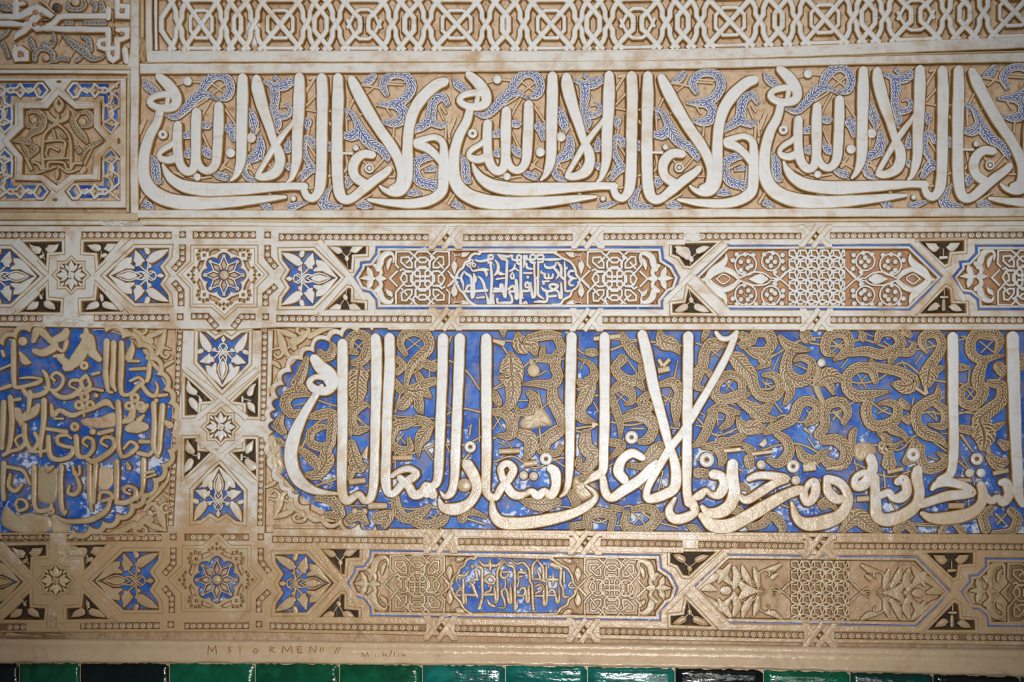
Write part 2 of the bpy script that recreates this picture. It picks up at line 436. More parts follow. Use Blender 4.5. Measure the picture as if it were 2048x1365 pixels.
# ================================================================ the wall itself
def slab(name, x0, y0, x1, y1, h, back, mat):
    """the body of the wall: a solid box whose face lies at relief height h"""
    xs = np.array([x0, x1, x1, x0], float); ys = np.array([y0, y0, y1, y1], float)
    f = P(xs, ys, np.full(4, h)); b = f.copy(); b[:, 1] = back
    F = [(3, 2, 1, 0), (4, 5, 6, 7)] + [(i, (i + 1) % 4, (i + 1) % 4 + 4, i + 4) for i in range(4)]
    return link(name, np.concatenate([f, b]), F, [mat], None, None, smooth=False)
wall = slab('wall_back', -500, -420, 2560, 1900, -0.5, 0.40, 'plaster_ochre'); wall['kind'] = 'structure'
def frame_line(parent, x0, y0, x1, y1, w, h=11, mat='plaster_frame', name='moulding', h0=0.0, wob=0.6):
    n = max(3, int(math.hypot(x1 - x0, y1 - y0) / 60)); t = np.linspace(0, 1, n)
    rr = random.Random(int(x0 * 7 + y0 * 13 + x1))
    pts = [(x0 + (x1 - x0) * q + rr.uniform(-wob, wob), y0 + (y1 - y0) * q + rr.uniform(-wob, wob), w + rr.uniform(-wob, wob)) for q in t]
    return stroke(parent, name, np.array(pts).ravel(), mat, h, h0, smooth=True, cap='n', step=30, dome=0.3, slope=2.0)
def frame_path(parent, pts, h=11, mat='plaster_frame', name='moulding'):
    return stroke(parent, name, pts, mat, h * 0.82, 0.0, cap='n', step=20, dome=0.3, slope=2.0)
# plain mouldings of the upper left part: broad flat plaster bands between the carved fields
mould = bpy.data.objects.new('trim_2', None); C.objects.link(mould); mould['kind'] = 'structure'; mould.location = tuple(P(np.array(600.0), np.array(440.0), 0.0))
def field(parent, name, pts, mat, h=0.6, h0=-0.4):
    return plate(parent, name, loop(pts), (), mat, h, h0, slope=0.5, bev=0.3, side=mat)
def seg(px, py, qx, qy, w, **k): return frame_line(mould, px, py, qx, qy, w, **k)
# between lattice frieze and inscription frieze
frame_path(mould, '296 114 23 500 113 22 900 113 22 1300 111 22 1600 102 23 1850 92 24 2100 82 24', h=12)
frame_path(mould, '280 137 22 600 136 21 1000 133 20 1400 128 18 1700 121 17 2100 113 20', h=11)
frame_path(mould, '290 125 3 600 124 3 1000 123 3 1400 119 3 1700 111 3 2100 101 3', h=8, mat='plaster_beige')
# below the inscription frieze
frame_path(mould, '-40 432 16 150 433 16 276 434 16', h=13, mat='plaster_beige')
frame_path(mould, '270 428 17 700 428 17 1200 427 18 1700 425 18 2100 424 19', h=12)
frame_path(mould, '280 441 7 700 442 7 1200 442 7 1700 440 7 2100 437 7', h=9, mat='plaster_beige')
frame_path(mould, '-40 446 10 300 446 10 700 450 9 1200 451 10 1700 449 11 2100 447 11', h=10)
# uprights left of the friezes
frame_path(mould, '297 -40 14 297 40 14 298 100 14 300 122 14', h=12)
frame_path(mould, '271 -40 16 270 60 17 269 128 19 269 200 18 268 300 17 269 436 17', h=12)
frame_path(mould, '284 -40 8 284 60 8 283 115 8', h=7, mat='plaster_beige')
frame_path(mould, '-40 133 11 120 133 11 276 134 11', h=11, mat='plaster_beige')
frame_path(mould, '-40 143 8 120 143 8 262 144 8', h=9)
frame_path(mould, '257 146 6 256 250 6 255 425 6', h=8, mat='plaster_beige')
# ---------------------------------------------------------------- ledge and glazed tiles
ly = lambda x: np.interp(x, [-40, 640, 1400, 2100], [1277, 1282, 1289, 1300])
ty = lambda x: np.interp(x, [-40, 300, 640, 1000, 1400, 1700, 2100], [1327, 1326, 1328, 1331, 1337, 1344, 1355])
def ledge():
    """plaster cavetto over the tile course: a long profile that swells out towards the tiles"""
    xs = np.linspace(-420, 2460, 130); prof = [(0.0, 4), (0.06, 13), (0.16, 17), (0.32, 14), (0.5, 13), (0.66, 16), (0.82, 22), (0.93, 24), (1.0, 20), (1.02, 4)]
    V = []; F = []; rr = random.Random(3)
    for i, x in enumerate(xs):
        xx = min(max(x, -40), 2100); a, b = ly(xx), ty(xx); wv = rr.uniform(-1.6, 1.6)
        for f, h in prof:
            q = a + (b - a) * f + (wv if f > 0.9 else 0.3 * wv)
            v = P(np.array(x), np.array(q), h); V.append(v)
    m = len(prof)
    for i in range(len(xs) - 1):
        for k in range(m - 1): F.append((i * m + k, i * m + k + 1, (i + 1) * m + k + 1, (i + 1) * m + k))
    o = link('trim_1', np.array(V), F, ['ledge_plaster'], None, None); o['kind'] = 'structure'
    return o
trim = ledge()
tiles = thing('tile_course', 'course of glossy green and near black glazed tiles under the plain plaster ledge', 'tiles', 1024, 1400)
plate(tiles, 'mortar_bed', np.array([(-420, 1322), (1000, 1324), (2460, 1345), (2460, 1500), (-420, 1500)], float), (), 'plaster_beige', 5, -0.4, bev=0.3)
ex = [-370, -200, -130, 39, 161, 339, 511, 679, 845, 1011, 1175, 1350, 1527, 1700, 1866, 2040, 2210, 2400]
gm = ['glaze_green', 'glaze_teal', 'glaze_black', 'glaze_green', 'glaze_black', 'glaze_emerald', 'glaze_green', 'glaze_green', 'glaze_teal', 'glaze_teal', 'glaze_teal',
      'glaze_black', 'glaze_emerald', 'glaze_deep', 'glaze_black', 'glaze_deep', 'glaze_green']
def tile(x0, x1, mat):
    rr = random.Random(int(x0)); n = 22; m = 7
    dx = rr.uniform(-2.2, 2.2); dy = rr.uniform(-2.2, 2.2); bow = rr.uniform(2.0, 4.0)
    V = []; F = []
    for j in range(m + 1):
        for i in range(n + 1):
            u, v = i / n, j / m
            x = x0 + 0.7 + (x1 - x0 - 1.4) * u; tp = float(ty(min(max(x, -40), 2100)))
            y = tp + 1 + (1362 + 0.012 * max(0, x - 800) - tp + 14) * v
            if j == 0: y += rr.uniform(-1.5, 2.2)
            e = (1 - (2 * u - 1) ** 4) * (1 - (2 * v - 1) ** 6)
            h = 9 + bow * e + dx * (u - 0.5) + dy * (v - 0.5) + rr.uniform(-0.35, 0.35)
            if j in (0, m) or i in (0, n): h = 5
            V.append(P(np.array(x), np.array(y), h))
    for j in range(m):
        for i in range(n):
            a = j * (n + 1) + i; F.append((a, a + n + 1, a + n + 2, a + 1))
    o = link('tile', np.array(V) - rootloc(tiles), F, [mat], None, tiles)
    if mat == 'glaze_black': o['label'] = 'tile glazed so dark a green that it looks black'
for i in range(len(ex) - 1): tile(ex[i], ex[i + 1], gm[i])
# the course below, just past the frame: its top edge only
frame_path(tiles, '-100 1386 6 1000 1388 6 2200 1410 6', h=7, mat='plaster_beige', name='mortar_joint')

def scratch(rows): 
    for r in rows.split(';'):
        a = arr(r).reshape(-1, 2); stroke(trim, 'scratched_letter', np.concatenate([a, np.full((len(a), 1), 4.2)], 1).ravel(), 'plaster_brown', 16.6, 9.0, fr=Fr(0, 1060, 2.926), smooth=False, cap='n', slope=0.3, dome=0.1, side='ledge_plaster')
scratch('1216 730 1220 682 1240 712 1262 680 1266 728; 1350 684 1334 694 1350 708 1336 722; 1404 680 1404 722; 1480 716 1492 696 1510 706 1500 724 1480 716; 1578 722 1580 686 1606 690 1584 704 1608 720; 1650 724 1656 684 1680 712 1704 682 1708 720; 1766 684 1740 686 1742 720 1770 718; 1742 702 1764 700; 1812 720 1814 684 1846 718 1850 680; 1872 716 1876 686; 1888 716 1892 686; 1958 726 1974 690; 1974 724 1990 690')
scratch('2112 752 2120 722 2134 746 2150 720 2158 750; 2196 734 2200 750 2216 748 2218 734 2220 750; 2240 716 2240 750 2262 748 2258 732 2240 736; 2276 750 2294 706; 2306 748 2310 712; 2330 748 2332 730; 2350 750 2352 732 2370 736 2374 752')
# ================================================================ inscription frieze: the same cast panel three times
def frieze(i, dx, ysc, label, src):
    w = lambda x, y: (x + dx, 415.5 - (415.5 - y) * ysc - (2 if i == 2 else 0))
    w2 = lambda x, y: w(np.where(x > 1502, 1502 + (x - 1502) * 0.5, np.where(x < 908, 908 - (908 - x) * 0.6, x)) if i < 2 else np.where(x < 908, 908 - (908 - x) * 0.6, x), y)
    fr = Fr(880, 130, 3.103, w2)
    t = thing('inscription_relief', label, 'carved panel', 1210 + dx, 418, None)
    x0, y0 = fr(62 if i else 75, 42); x1, y1 = fr(1985 if i < 2 else 2200, 905)
    field(t, 'ground', rect(float(x0) - (7 if i == 0 else 0), float(y0), float(x1), float(y1)), 'plaster_ochre')
    L = dict(mat='plaster_white', h1=13, fr=fr)
    S = lambda name, s, mat, h, **k: strokes(t, name, s, mat, h, fr=fr, **{**dict(wadd=4.2 if name == 'letter' else 2.6 if name == 'leaf' else 0, slope=3.6 if name == 'letter' else 2.2), **k})
    S('letter', '''180 60 40 235 110 62 283 180 58 282 235 50 235 258 42 165 252 36 122 222 34 140 190 30 190 174 34 230 172 30 262 182 22;
    236 185 22 228 225 22 222 245 18;
    187 268 42 165 350 46 122 430 52 94 520 58 82 600 62 86 690 68 120 765 76 190 818 80 300 850 78 450 858 70 620 850 58 780 836 44 900 823 26 962 818 12;
    295 365 46 292 450 50 298 560 50 316 622 48 350 656 46 385 648 44 404 600 50 408 500 54 408 380 56 412 285 50;
    550 245 48 549 350 56 542 500 54 532 600 48 500 646 44 462 650 40 430 622 40 414 575 36;
    285 572 44 232 586 38 186 572 32 180 546 22 206 518 26 250 492 26 272 470 20;
    698 70 52 697 200 64 692 400 60 690 550 58 680 620 48 655 680 28 628 712 8;
    785 75 48 792 135 68 822 250 64 862 370 50 892 468 40 922 535 54 930 600 58 905 658 58 850 688 44 800 692 34 792 678 24 842 590 26 892 505 32 950 424 28 1000 362 22 1015 338 18;
    1050 65 52 1050 150 64 1045 300 62 1036 450 60 1035 560 54 1024 630 44 1000 700 24 978 722 8;
    1190 70 56 1194 200 62 1190 400 60 1188 600 60 1180 740 58 1162 798 48 1130 826 44 1096 812 40 1078 772 36 1074 752 34;
    1082 752 40 1000 750 38 900 755 46 700 766 66 500 772 74 350 754 68 270 715 54 226 665 34 204 618 8;
    1290 68 54 1290 200 64 1285 400 62 1285 600 62 1289 720 62 1302 800 58 1332 834 50 1380 824 46 1450 766 54 1520 710 50 1580 668 42 1604 644 36;
    1502 552 42 1450 547 48 1406 577 54 1383 630 54 1396 690 50 1440 724 48 1475 738 40;
    1375 78 44 1402 135 64 1462 250 64 1540 380 60 1610 480 58 1660 570 54 1684 660 48 1672 740 46 1625 762 28;
    1968 92 50 1900 112 60 1822 182 64 1762 272 60 1732 380 58 1722 500 56 1722 620 60 1715 720 60 1680 778 54 1630 792 36 1580 774 22 1553 752 8;
    1782 474 44 1832 452 30 1892 442 30 1948 474 36 1966 550 48 1962 650 58 1960 720 60 1930 788 58 1860 838 56 1750 860 50 1620 855 38 1520 842 22 1482 836 12;
    1786 487 48 1842 508 46 1892 550 40 1926 600 28 1948 650 20''', 'plaster_white', 10)
    for x, y, r in ((1400, 508, 19), (1012, 828, 17)): disc(t, 'dot', x, y, r, 'plaster_white', 9, fr=fr)
    S('letter_bar', '1316 542 16 1378 543 18', 'plaster_white', 10)
    disc(t, 'ring', 202, 424, 30, 'plaster_white', 8.5, fr=fr, hole=9)
    disc(t, 'ring', 1485, 636, 31, 'plaster_white', 8.5, fr=fr, hole=18); disc(t, 'dot', 1485, 636, 13, 'plaster_white', 9, fr=fr)
    for x, y, r in ((355, 88, 28), (750, 445, 31), (622, 540, 30), (415, 692, 24)): disc(t, 'rosette', x, y, r, 'plaster_white', 8, fr=fr)
    S('leaf', '''215 296 12 280 312 36 342 264 48 398 200 56 450 172 50 500 180 24 542 208 6;
    440 160 30 468 105 52 512 62 50 562 52 46 608 82 48 622 135 48 602 182 46 562 198 24;
    80 82 8 108 118 46 150 150 40 184 162 10; 826 92 10 880 112 40 900 170 56 894 240 46 900 290 44 940 312 36 985 296 30 992 258 22 962 236 12;
    896 120 40 950 118 52 1000 92 42; 900 310 34 918 362 38 902 402 10; 898 62 20 944 98 18 978 76 16;
    735 264 10 752 305 48 768 362 56 772 412 12; 618 352 16 604 382 36 626 402 46 640 460 22; 660 380 30 640 372 24;
    128 556 6 154 610 44 160 680 52 172 718 36 196 726 8; 326 432 30 360 424 44 388 408 30; 440 362 36 480 366 42 502 360 14; 330 546 22 360 546 50 390 528 36;
    440 496 8 478 540 48 512 566 20; 802 436 22 808 500 56 786 556 58 728 588 44 706 640 32 726 692 34 774 712 20; 800 530 30 832 590 14; 962 610 14 992 630 42 1006 618 14;
    1142 492 36 1122 456 32 1086 452 32 1080 510 30 1096 574 32 1146 648 30; 1146 640 40 1110 644 58 1066 706 24; 1082 322 14 1100 346 46 1096 392 8;
    982 444 6 980 510 46 958 532 14; 1222 480 30 1240 500 30 1238 525 14; 1300 264 10 1370 285 24 1410 350 40 1432 402 58 1480 470 62 1550 512 52 1590 560 44 1602 596 8;
    1420 386 44 1382 430 58 1318 428 30; 1592 172 24 1568 112 46 1602 62 44 1660 46 40 1720 62 48 1746 122 54 1712 192 54 1652 230 56 1590 234 34 1532 236 8;
    1640 230 48 1690 270 58 1682 332 56 1632 352 46 1566 344 14; 1440 100 6 1482 84 46 1512 52 36; 2012 232 24 1944 184 42 1882 220 54 1870 282 54 1860 332 56 1812 370 48 1764 398 34 1750 434 8;
    1866 342 50 1932 368 32 2004 348 8; 1890 572 14 1832 570 44 1778 602 50 1772 670 50 1804 722 56 1870 742 56 1912 764 44 1916 700 36 1906 628 6; 1830 650 14 1880 640 30;
    1252 748 6 1216 800 34 1200 858 58 1262 882 44 1312 876 10; 58 872 6 100 866 46 142 890 14; 806 856 10 850 880 46 874 888 20; 996 882 42 1050 866 28 1104 850 6; 1346 762 8 1360 718 50 1386 688 8;
    498 652 6 548 680 38 592 692 44; 1410 876 14 1450 868 48 1500 880 10; 1724 800 14 1762 790 46 1806 800 10; 1342 300 10 1360 330 8''',
      'feather_blue', 6.5, serr=0.05)
    S('leaf_tie', '408 815 30 462 815 30; 590 812 30 640 812 30', 'feather_blue', 7, smooth=False, cap='n')
    S('stem', '''510 105 8 590 165 8; 590 105 8 515 165 8; 385 90 8 440 95 8; 290 110 8 330 98 8; 500 210 9 450 300 8 440 360 8; 580 250 9 640 340 8 660 370 8; 440 400 8 490 510 9 530 560 8;
    740 470 9 738 525 9; 720 330 8 660 330 8; 800 390 9 780 420 9; 560 640 9 600 590 9; 560 610 9 640 660 9; 560 650 8 590 630 8; 280 660 8 400 700 8 500 690 8;
    330 690 9 270 660 7; 720 630 8 790 660 8; 740 610 8 770 670 8; 850 590 8 880 640 8; 1085 250 9 1150 180 9; 1150 60 9 1085 160 16 ; 1110 70 14 1150 62 12; 1080 265 8 1140 275 8 1180 290 8; 1150 300 8 1170 330 8;
    1220 280 8 1270 270 8; 1220 330 8 1260 380 8; 1340 280 8 1345 400 8; 1420 110 8 1500 120 8 1540 130 8; 1520 120 8 1470 160 8; 1340 300 8 1390 200 8; 1430 300 8 1470 270 8; 1580 240 8 1620 300 8;
    1640 360 8 1632 440 9; 1610 90 8 1700 95 8; 1600 105 8 1690 110 8; 1920 270 8 1960 330 8; 1940 250 8 1990 290 8; 940 250 9 990 240 9; 930 275 8 960 290 8; 1110 390 8 1100 430 8; 950 420 9 900 470 9;
    1340 560 8 1350 620 14 1330 660 8; 1450 590 8 1470 615 8; 1500 660 8 1580 570 8; 1250 680 8 1220 690 8; 1330 690 8 1380 700 8; 1800 640 8 1860 610 8; 830 775 12 870 800 10; 860 660 8 900 600 8;
    400 250 8 480 200 8; 60 370 24 40 420 10; 90 330 18 60 380 20; 1990 380 10 1980 460 12; 2020 360 10 2030 440 10; 1540 690 8 1640 690 8; 1620 760 8 1660 740 8; 690 640 8 660 650 8;
    30 860 14 90 800 10; 1100 480 8 1150 560 8; 820 700 8 780 720 8; 1010 720 8 1060 660 8; 1420 520 10 1400 490 8; 1080 770 8 1180 750 8; 1400 860 8 1500 800 8; 900 400 8 960 440 8''', 'stem_pale', 5, slope=1.6, wadd=1.8)
    return t
frieze(0, -620, 0.985, 'pale calligraphy panel beside the square star panel, its lower corner stained red', 0)
frieze(1, 0, 1.0, 'pale calligraphy panel in the middle of the frieze, above the upper blue cartouche', 1)
frieze(2, 622, 1.035, 'pale calligraphy panel of the frieze, cut off by the right picture edge', 2)
# ================================================================ ornament borders above and below the great inscription
F5 = (0, 440, 3.657); F7 = (540, 450, 3.657); F8 = (1080, 450, 3.657); FR = (1600, 450, 4.571)
def W_up(x, y): return x, y
def W_low(x, y):
    x = np.asarray(x, float); y = np.asarray(y, float)
    X = np.interp(x, [-60, 142, 448, 698, 1383, 1895, 2100], [-97, 111, 434, 685, 1380, 1912, 2124])
    X = np.where(x < -60, x - 37, X)
    yc = np.interp(X, [-100, 560, 1040, 1485, 2040], [1168.5, 1166, 1170, 1180, 1187])
    return X, yc + 1.065 * (y - 555.8)
BEAD = {}
def bead_mesh():
    prof = [(6.6, 0.0), (5.6, 3.6), (4.6, 4.2), (3.2, 3.6), (2.3, 1.2), (0.9, 1.9)]; n = 10
    V = []; F = []
    for r, h in prof:
        for i in range(n):
            a = 2 * math.pi * i / n; V.append((r * math.cos(a) * M, -h * M, r * math.sin(a) * M))
    for k in range(len(prof) - 1):
        for i in range(n):
            j = (i + 1) % n; F.append((k * n + i, k * n + j, (k + 1) * n + j, (k + 1) * n + i))
    F.append(tuple((len(prof) - 1) * n + i for i in range(n)))
    me = bpy.data.meshes.new('bead_ring'); me.from_pydata(V, [], F)
    me.materials.append(MATS['plaster_white']); me.materials.append(MATS['bead_ground'])
    me.polygons.foreach_set('material_index', [1 if f // n in (3,) or f < n else 0 for f in range(len(F))])
    me.polygons.foreach_set('use_smooth', [True] * len(F))
    return me
BEAD['m'] = bead_mesh()
def beads(parent, path, w=13.0, pitch=13.9, size=1.0, ext=5.0, mat='bead_ground', skip=0.0):
    """a sunk strip with a row of ring beads; returns the outline of its opening"""
    p = arr(path).reshape(-1, 2); lp = ribbon_loop(p.ravel(), w, 0)
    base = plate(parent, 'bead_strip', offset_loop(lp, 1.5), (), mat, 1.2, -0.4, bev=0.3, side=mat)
    d = np.hypot(*np.diff(p, axis=0).T); tot = d.sum(); n = max(1, int((tot - 2 * ext) / pitch + 0.5) + 1)
    cum = np.concatenate([[0], np.cumsum(d)])
    rr = random.Random(int(p[0, 0] * 3 + p[0, 1]))
    base_l = rootloc(base)
    for i in range(n):
        if rr.random() < skip: continue
        s = ext + (tot - 2 * ext) * (i / (n - 1) if n > 1 else 0.5)
        x = np.interp(s, cum, p[:, 0]); y = np.interp(s, cum, p[:, 1])
        o = bpy.data.objects.new('bead_ring', BEAD['m']); C.objects.link(o); o.parent = base
        q = P(np.array(x), np.array(y), 4.0); q[1] = -1.0 * M
        o.location = tuple(q - base_l); k = size * rr.uniform(0.94, 1.03); o.scale = (k, rr.uniform(0.85, 1.1), k)
    return lp
def dark_niche(warp, frm, pts, label, buds, stem):
    """small sunk triangle painted dark, with two leaf buds on a forked stem, inside a thin rim"""
    fr = Fr(*frm, warp); lp = loop(pts, fr)
    c = lp.mean(0); t = thing('leaf_niche', label, 'niche', c[0], lp[:, 1].max())
    big = offset_loop(lp, 6.0)
    plate(t, 'rim', offset_loop(lp, 6.5), [lp], 'plaster_frame', 8, -0.3)
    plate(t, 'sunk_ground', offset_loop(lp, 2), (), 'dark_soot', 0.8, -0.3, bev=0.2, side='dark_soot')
    for b in buds.split(';'):
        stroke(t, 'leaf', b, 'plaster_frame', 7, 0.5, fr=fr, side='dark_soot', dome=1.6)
    if stem: strokes(t, 'stem', stem, 'stem_brown', 5, fr=fr, side='dark_soot')
    return big
def niche_set(warp, frm, cx, cy, name, variant, parts):
    """niches of one crossing of straps at (cx, cy); parts: which of tl tr bl br or t b"""
    out = []
    return out
P_OUT = '775 405 990 205 1236 205 1229 262 1168 340 1210 405 1168 470 1229 548 1236 605 990 605'
def palmette(o, a, b, label, worn='blue_pigment', leafmat='plaster_white', warp=None):
    """pointed panel with a notched back: pale palmette and leaf buds on a blue ground; a: along the axis, b: across (per design unit)"""
    fa = Aff((o[0] - 775 * a[0] - 405 * b[0], o[1] - 775 * a[1] - 405 * b[1]), a, b, warp)
    lp = loop(P_OUT, fa)
    if area2(lp) < 0: lp = lp[::-1]
    t = thing('palmette_plaque', label, 'carved panel', lp[:, 0].mean(), lp[:, 1].max())
    plate(t, 'rim', offset_loop(lp, 7.5), [lp], 'plaster_frame', 8, -0.3)
    plate(t, 'ground', offset_loop(lp, 2), (), worn, 0.8, -0.3, bev=0.2, side=worn)
    for m in (1, -1):
        f = lambda s: ' '.join(('%g %g %g' % (x, 405 + m * (y - 405), w)) for x, y, w in np.array(arr(s)).reshape(-1, 3))
        for s in ('800 404 10 850 368 34 905 322 58 948 288 40 958 276 14', '905 330 24 925 330 44 975 345 22',
                  '992 226 10 1004 258 42 1012 288 62 1010 318 46 998 330 16', '1008 282 50 1040 292 34 1052 296 16', '1228 218 10 1190 236 40 1140 262 58 1100 288 54 1086 292 30',
                  '1080 232 34 1072 210 30', '1150 405 8 1175 400 26 1198 405 8'):
            stroke(t, 'leaf', f(s), leafmat, 7, 0.5, fr=fa, slope=2.0, wmul=1.22)
        stroke(t, 'stem', f('1012 320 12 1052 360 12 1088 384 12'), leafmat, 5.5, 0.5, fr=fa, slope=1.5)
        stroke(t, 'stem', f('1086 296 12 1082 330 14 1076 380 12'), leafmat, 5.5, 0.5, fr=fa, slope=1.5)
        stroke(t, 'stem', f('955 405 10 1000 382 12 1050 378 12 1090 410 12 1130 432 11 1142 405 11'), leafmat, 6, 0.5, fr=fa, slope=1.4)
        stroke(t, 'stem', f('1040 430 11 1075 395 11 1110 370 11 1140 392 11'), leafmat, 6.4, 0.5, fr=fa, slope=1.4)
        stroke(t, 'stem', f('855 403 9 900 378 10 950 368 11 1005 388 10 1040 405 10'), leafmat, 5.4, 0.5, fr=fa, slope=1.4)
        x, y = 1092, 405 + m * -70
        disc(t, 'bud', x, y, 17, leafmat, 6, 0.5, fr=fa)
    stroke(t, 'leaf', '868 405 8 905 405 40 945 405 60 985 405 40 1002 405 10', leafmat, 7.2, 0.5, fr=fa)
    return offset_loop(lp, 7.5)
def star_pts(cx, cy, r, rot=0.0, ratio=0.765, ry=1.0):
    a = np.arange(16) * math.pi / 8 + rot; q = np.where(np.arange(16) % 2 == 0, r, r * ratio)
    return np.stack([cx + q * np.cos(a), cy + q * np.sin(a) * ry], 1)
def map_loop(p, warp):
    x, y = warp(p[:, 0], p[:, 1]); return np.stack([x, y], 1)
def star_boss(cx, cy, r, label, worn=False):
    """small eight pointed star in a raised star rim, four tulip buds round a knot"""
    t = thing('star_boss', label, 'carved star', cx, cy + r)
    o, i = star_pts(cx, cy, r), star_pts(cx, cy, r * 0.80)
    plate(t, 'rim', o, [i], 'plaster_frame', 8.5, -0.3)
    plate(t, 'ground', star_pts(cx, cy, r * 0.84), (), 'plaster_ochre', 1.2, -0.3, bev=0.2, side='plaster_ochre')
    k = r / 38.0
    for q in range(4):
        an = q * math.pi / 2 - math.pi / 2; ca, sa = math.cos(an), math.sin(an)
        fa = Aff((cx, cy), (ca * k, sa * k), (-sa * k, ca * k))
        stroke(t, 'leaf', '28 0 2 23 0 9 17 0 13 12 0 8', 'plaster_white', 7.5, 1, fr=fa, slope=1.6)
        stroke(t, 'leaf', '20 -11 2 15 -8 7 10 -3 6', 'plaster_white', 7, 1, fr=fa, slope=1.6)
        stroke(t, 'leaf', '20 11 2 15 8 7 10 3 6', 'plaster_white', 7, 1, fr=fa, slope=1.6)
        stroke(t, 'leaf', '15 15 3 19 19 6 21 21 3', 'plaster_white', 6, 1, fr=fa, slope=1.4)
        stroke(t, 'stem', '-5 0 3 0 -5 3 9 -1 3', 'plaster_frame', 6, 1, fr=fa, slope=1.0)
    disc(t, 'knot', cx, cy, 3.2 * k, 'plaster_frame', 7, 1)
    return o
def rosette_star(warp, label, worn, up=False, cx=0.0, cy=0.0):
    """square plaque with points: pierced white star on a scalloped blue disc"""
    fr = Fr(370, 480, 9.1, warp)
    lo = loop('165 160 1260 160 1260 440 1440 630 1250 830 1245 1165 930 1165 720 1360 500 1165 150 1165 150 850 -60 630 165 420' if not up else
              '165 110 480 110 720 -90 930 110 1260 110 1260 440 1440 630 1250 830 1245 1125 150 1125 150 850 -60 630 165 420', fr)
    c = lo.mean(0); t = thing('rosette_plaque', label, 'carved plaque', c[0], lo[:, 1].max())
    plate(t, 'rim', offset_loop(lo, 7), [lo], 'plaster_frame', 8.5, -0.3)
    ox, oy = 705, 640
    an = np.arange(128) * 2 * math.pi / 128
    sc = lambda rr, amp: np.stack([ox + (rr + amp * np.abs(np.cos(an * 4)) ** 0.7) * np.cos(an), oy + (rr + amp * np.abs(np.cos(an * 4)) ** 0.7) * np.sin(an)], 1)
    hole = map_loop(sc(305, 100), fr)
    cells = []
    for q in range(8):
        a = (q + 0.5) * math.pi / 4; ca, sa = math.cos(a), math.sin(a)
        z = [(470, -95), (500, 0), (470, 95), (425, 60), (415, 0), (425, -60)]
        z = [(430, -110), (505, -70), (500, 60), (440, 110), (425, 20)] if q % 2 else [(430, 110), (505, 70), (500, -60), (440, -110), (425, -20)]
        cells.append(map_loop(np.array([(ox + u * ca - v * sa, oy + u * sa + v * ca) for u, v in (z if q % 2 else z[::-1])]), fr))
    fret = []
    for (qx, qy) in ((-1, -1), (1, -1), (1, 1), (-1, 1)):
        for u, v, w, h in ((440, 440, 22, 22), (370, 470, 18, 30), (470, 370, 30, 18), (300, 455, 26, 26), (455, 300, 26, 26), (355, 360, 22, 22)):
            x, y = ox + qx * u, oy + qy * v; fret.append(map_loop(rect(x - w, y - h, x + w, y + h), fr))
    for dx, dy in ((1, 0), (-1, 0), (0, -1 if up else 1)):
        for u, v, w in ((645, 0, 22), (575, 70, 26), (575, -70, 26), (560, 0, 22), (540, 130, 24), (540, -130, 24)):
            u = u if dy == 0 else u - 30
            x, y = ox + dx * u - dy * v, oy + dy * u + dx * v
            fret.append(map_loop(np.array([(x - w * 1.2, y), (x, y - w * 1.2), (x + w * 1.2, y), (x, y + w * 1.2)]), fr))
    plate(t, 'pierced_face', offset_loop(lo, 1), [hole] + cells + fret, 'plaster_white' if not worn else 'plaster_beige', 7.5, 0.2, slope=1.3)
    plate(t, 'ground', offset_loop(lo, 2), (), 'plaster_ochre', 1.0, -0.3, bev=0.2, side='plaster_ochre')
    plate(t, 'blue_disc', map_loop(sc(310, 104), fr), (), worn or 'blue_pigment', 2.2, 0.5, bev=0.2, side=worn or 'blue_pigment')
    for q in range(8):
        a = q * math.pi / 4; fa = Aff((ox, oy), (math.cos(a), math.sin(a)), (-math.sin(a), math.cos(a)))
        f2 = lambda s, q=q, fa=fa: None
        class Comp:
            k = 9.1
            def __call__(s, x, y, fa=fa): X, Y = fa(x, y); return fr(X, Y)
        cp = Comp()
        m = 'plaster_white' if not worn else 'plaster_beige'
        stroke(t, 'star_ray', '95 -38 26 180 -80 26 270 -38 24 345 -4 24', m, 8, 2, fr=cp, smooth=False, cap='n', slope=1.2)
        stroke(t, 'star_ray', '95 38 26 180 80 26 270 38 24 345 4 24', m, 8.2, 2, fr=cp, smooth=False, cap='n', slope=1.2)
        disc(t, 'star_tip', 350, 0, 34, m, 8.4, 2, fr=cp, hole=11, segs=10)
        stroke(t, 'star_cell', '125 0 30 180 0 84 240 0 34 270 0 8', 'plaster_ochre', 4, 2, fr=cp, slope=1.0)
    disc(t, 'centre_boss', ox, oy, 84, 'plaster_beige', 7, 2, fr=fr, dome=3)
    return offset_loop(lo, 7)
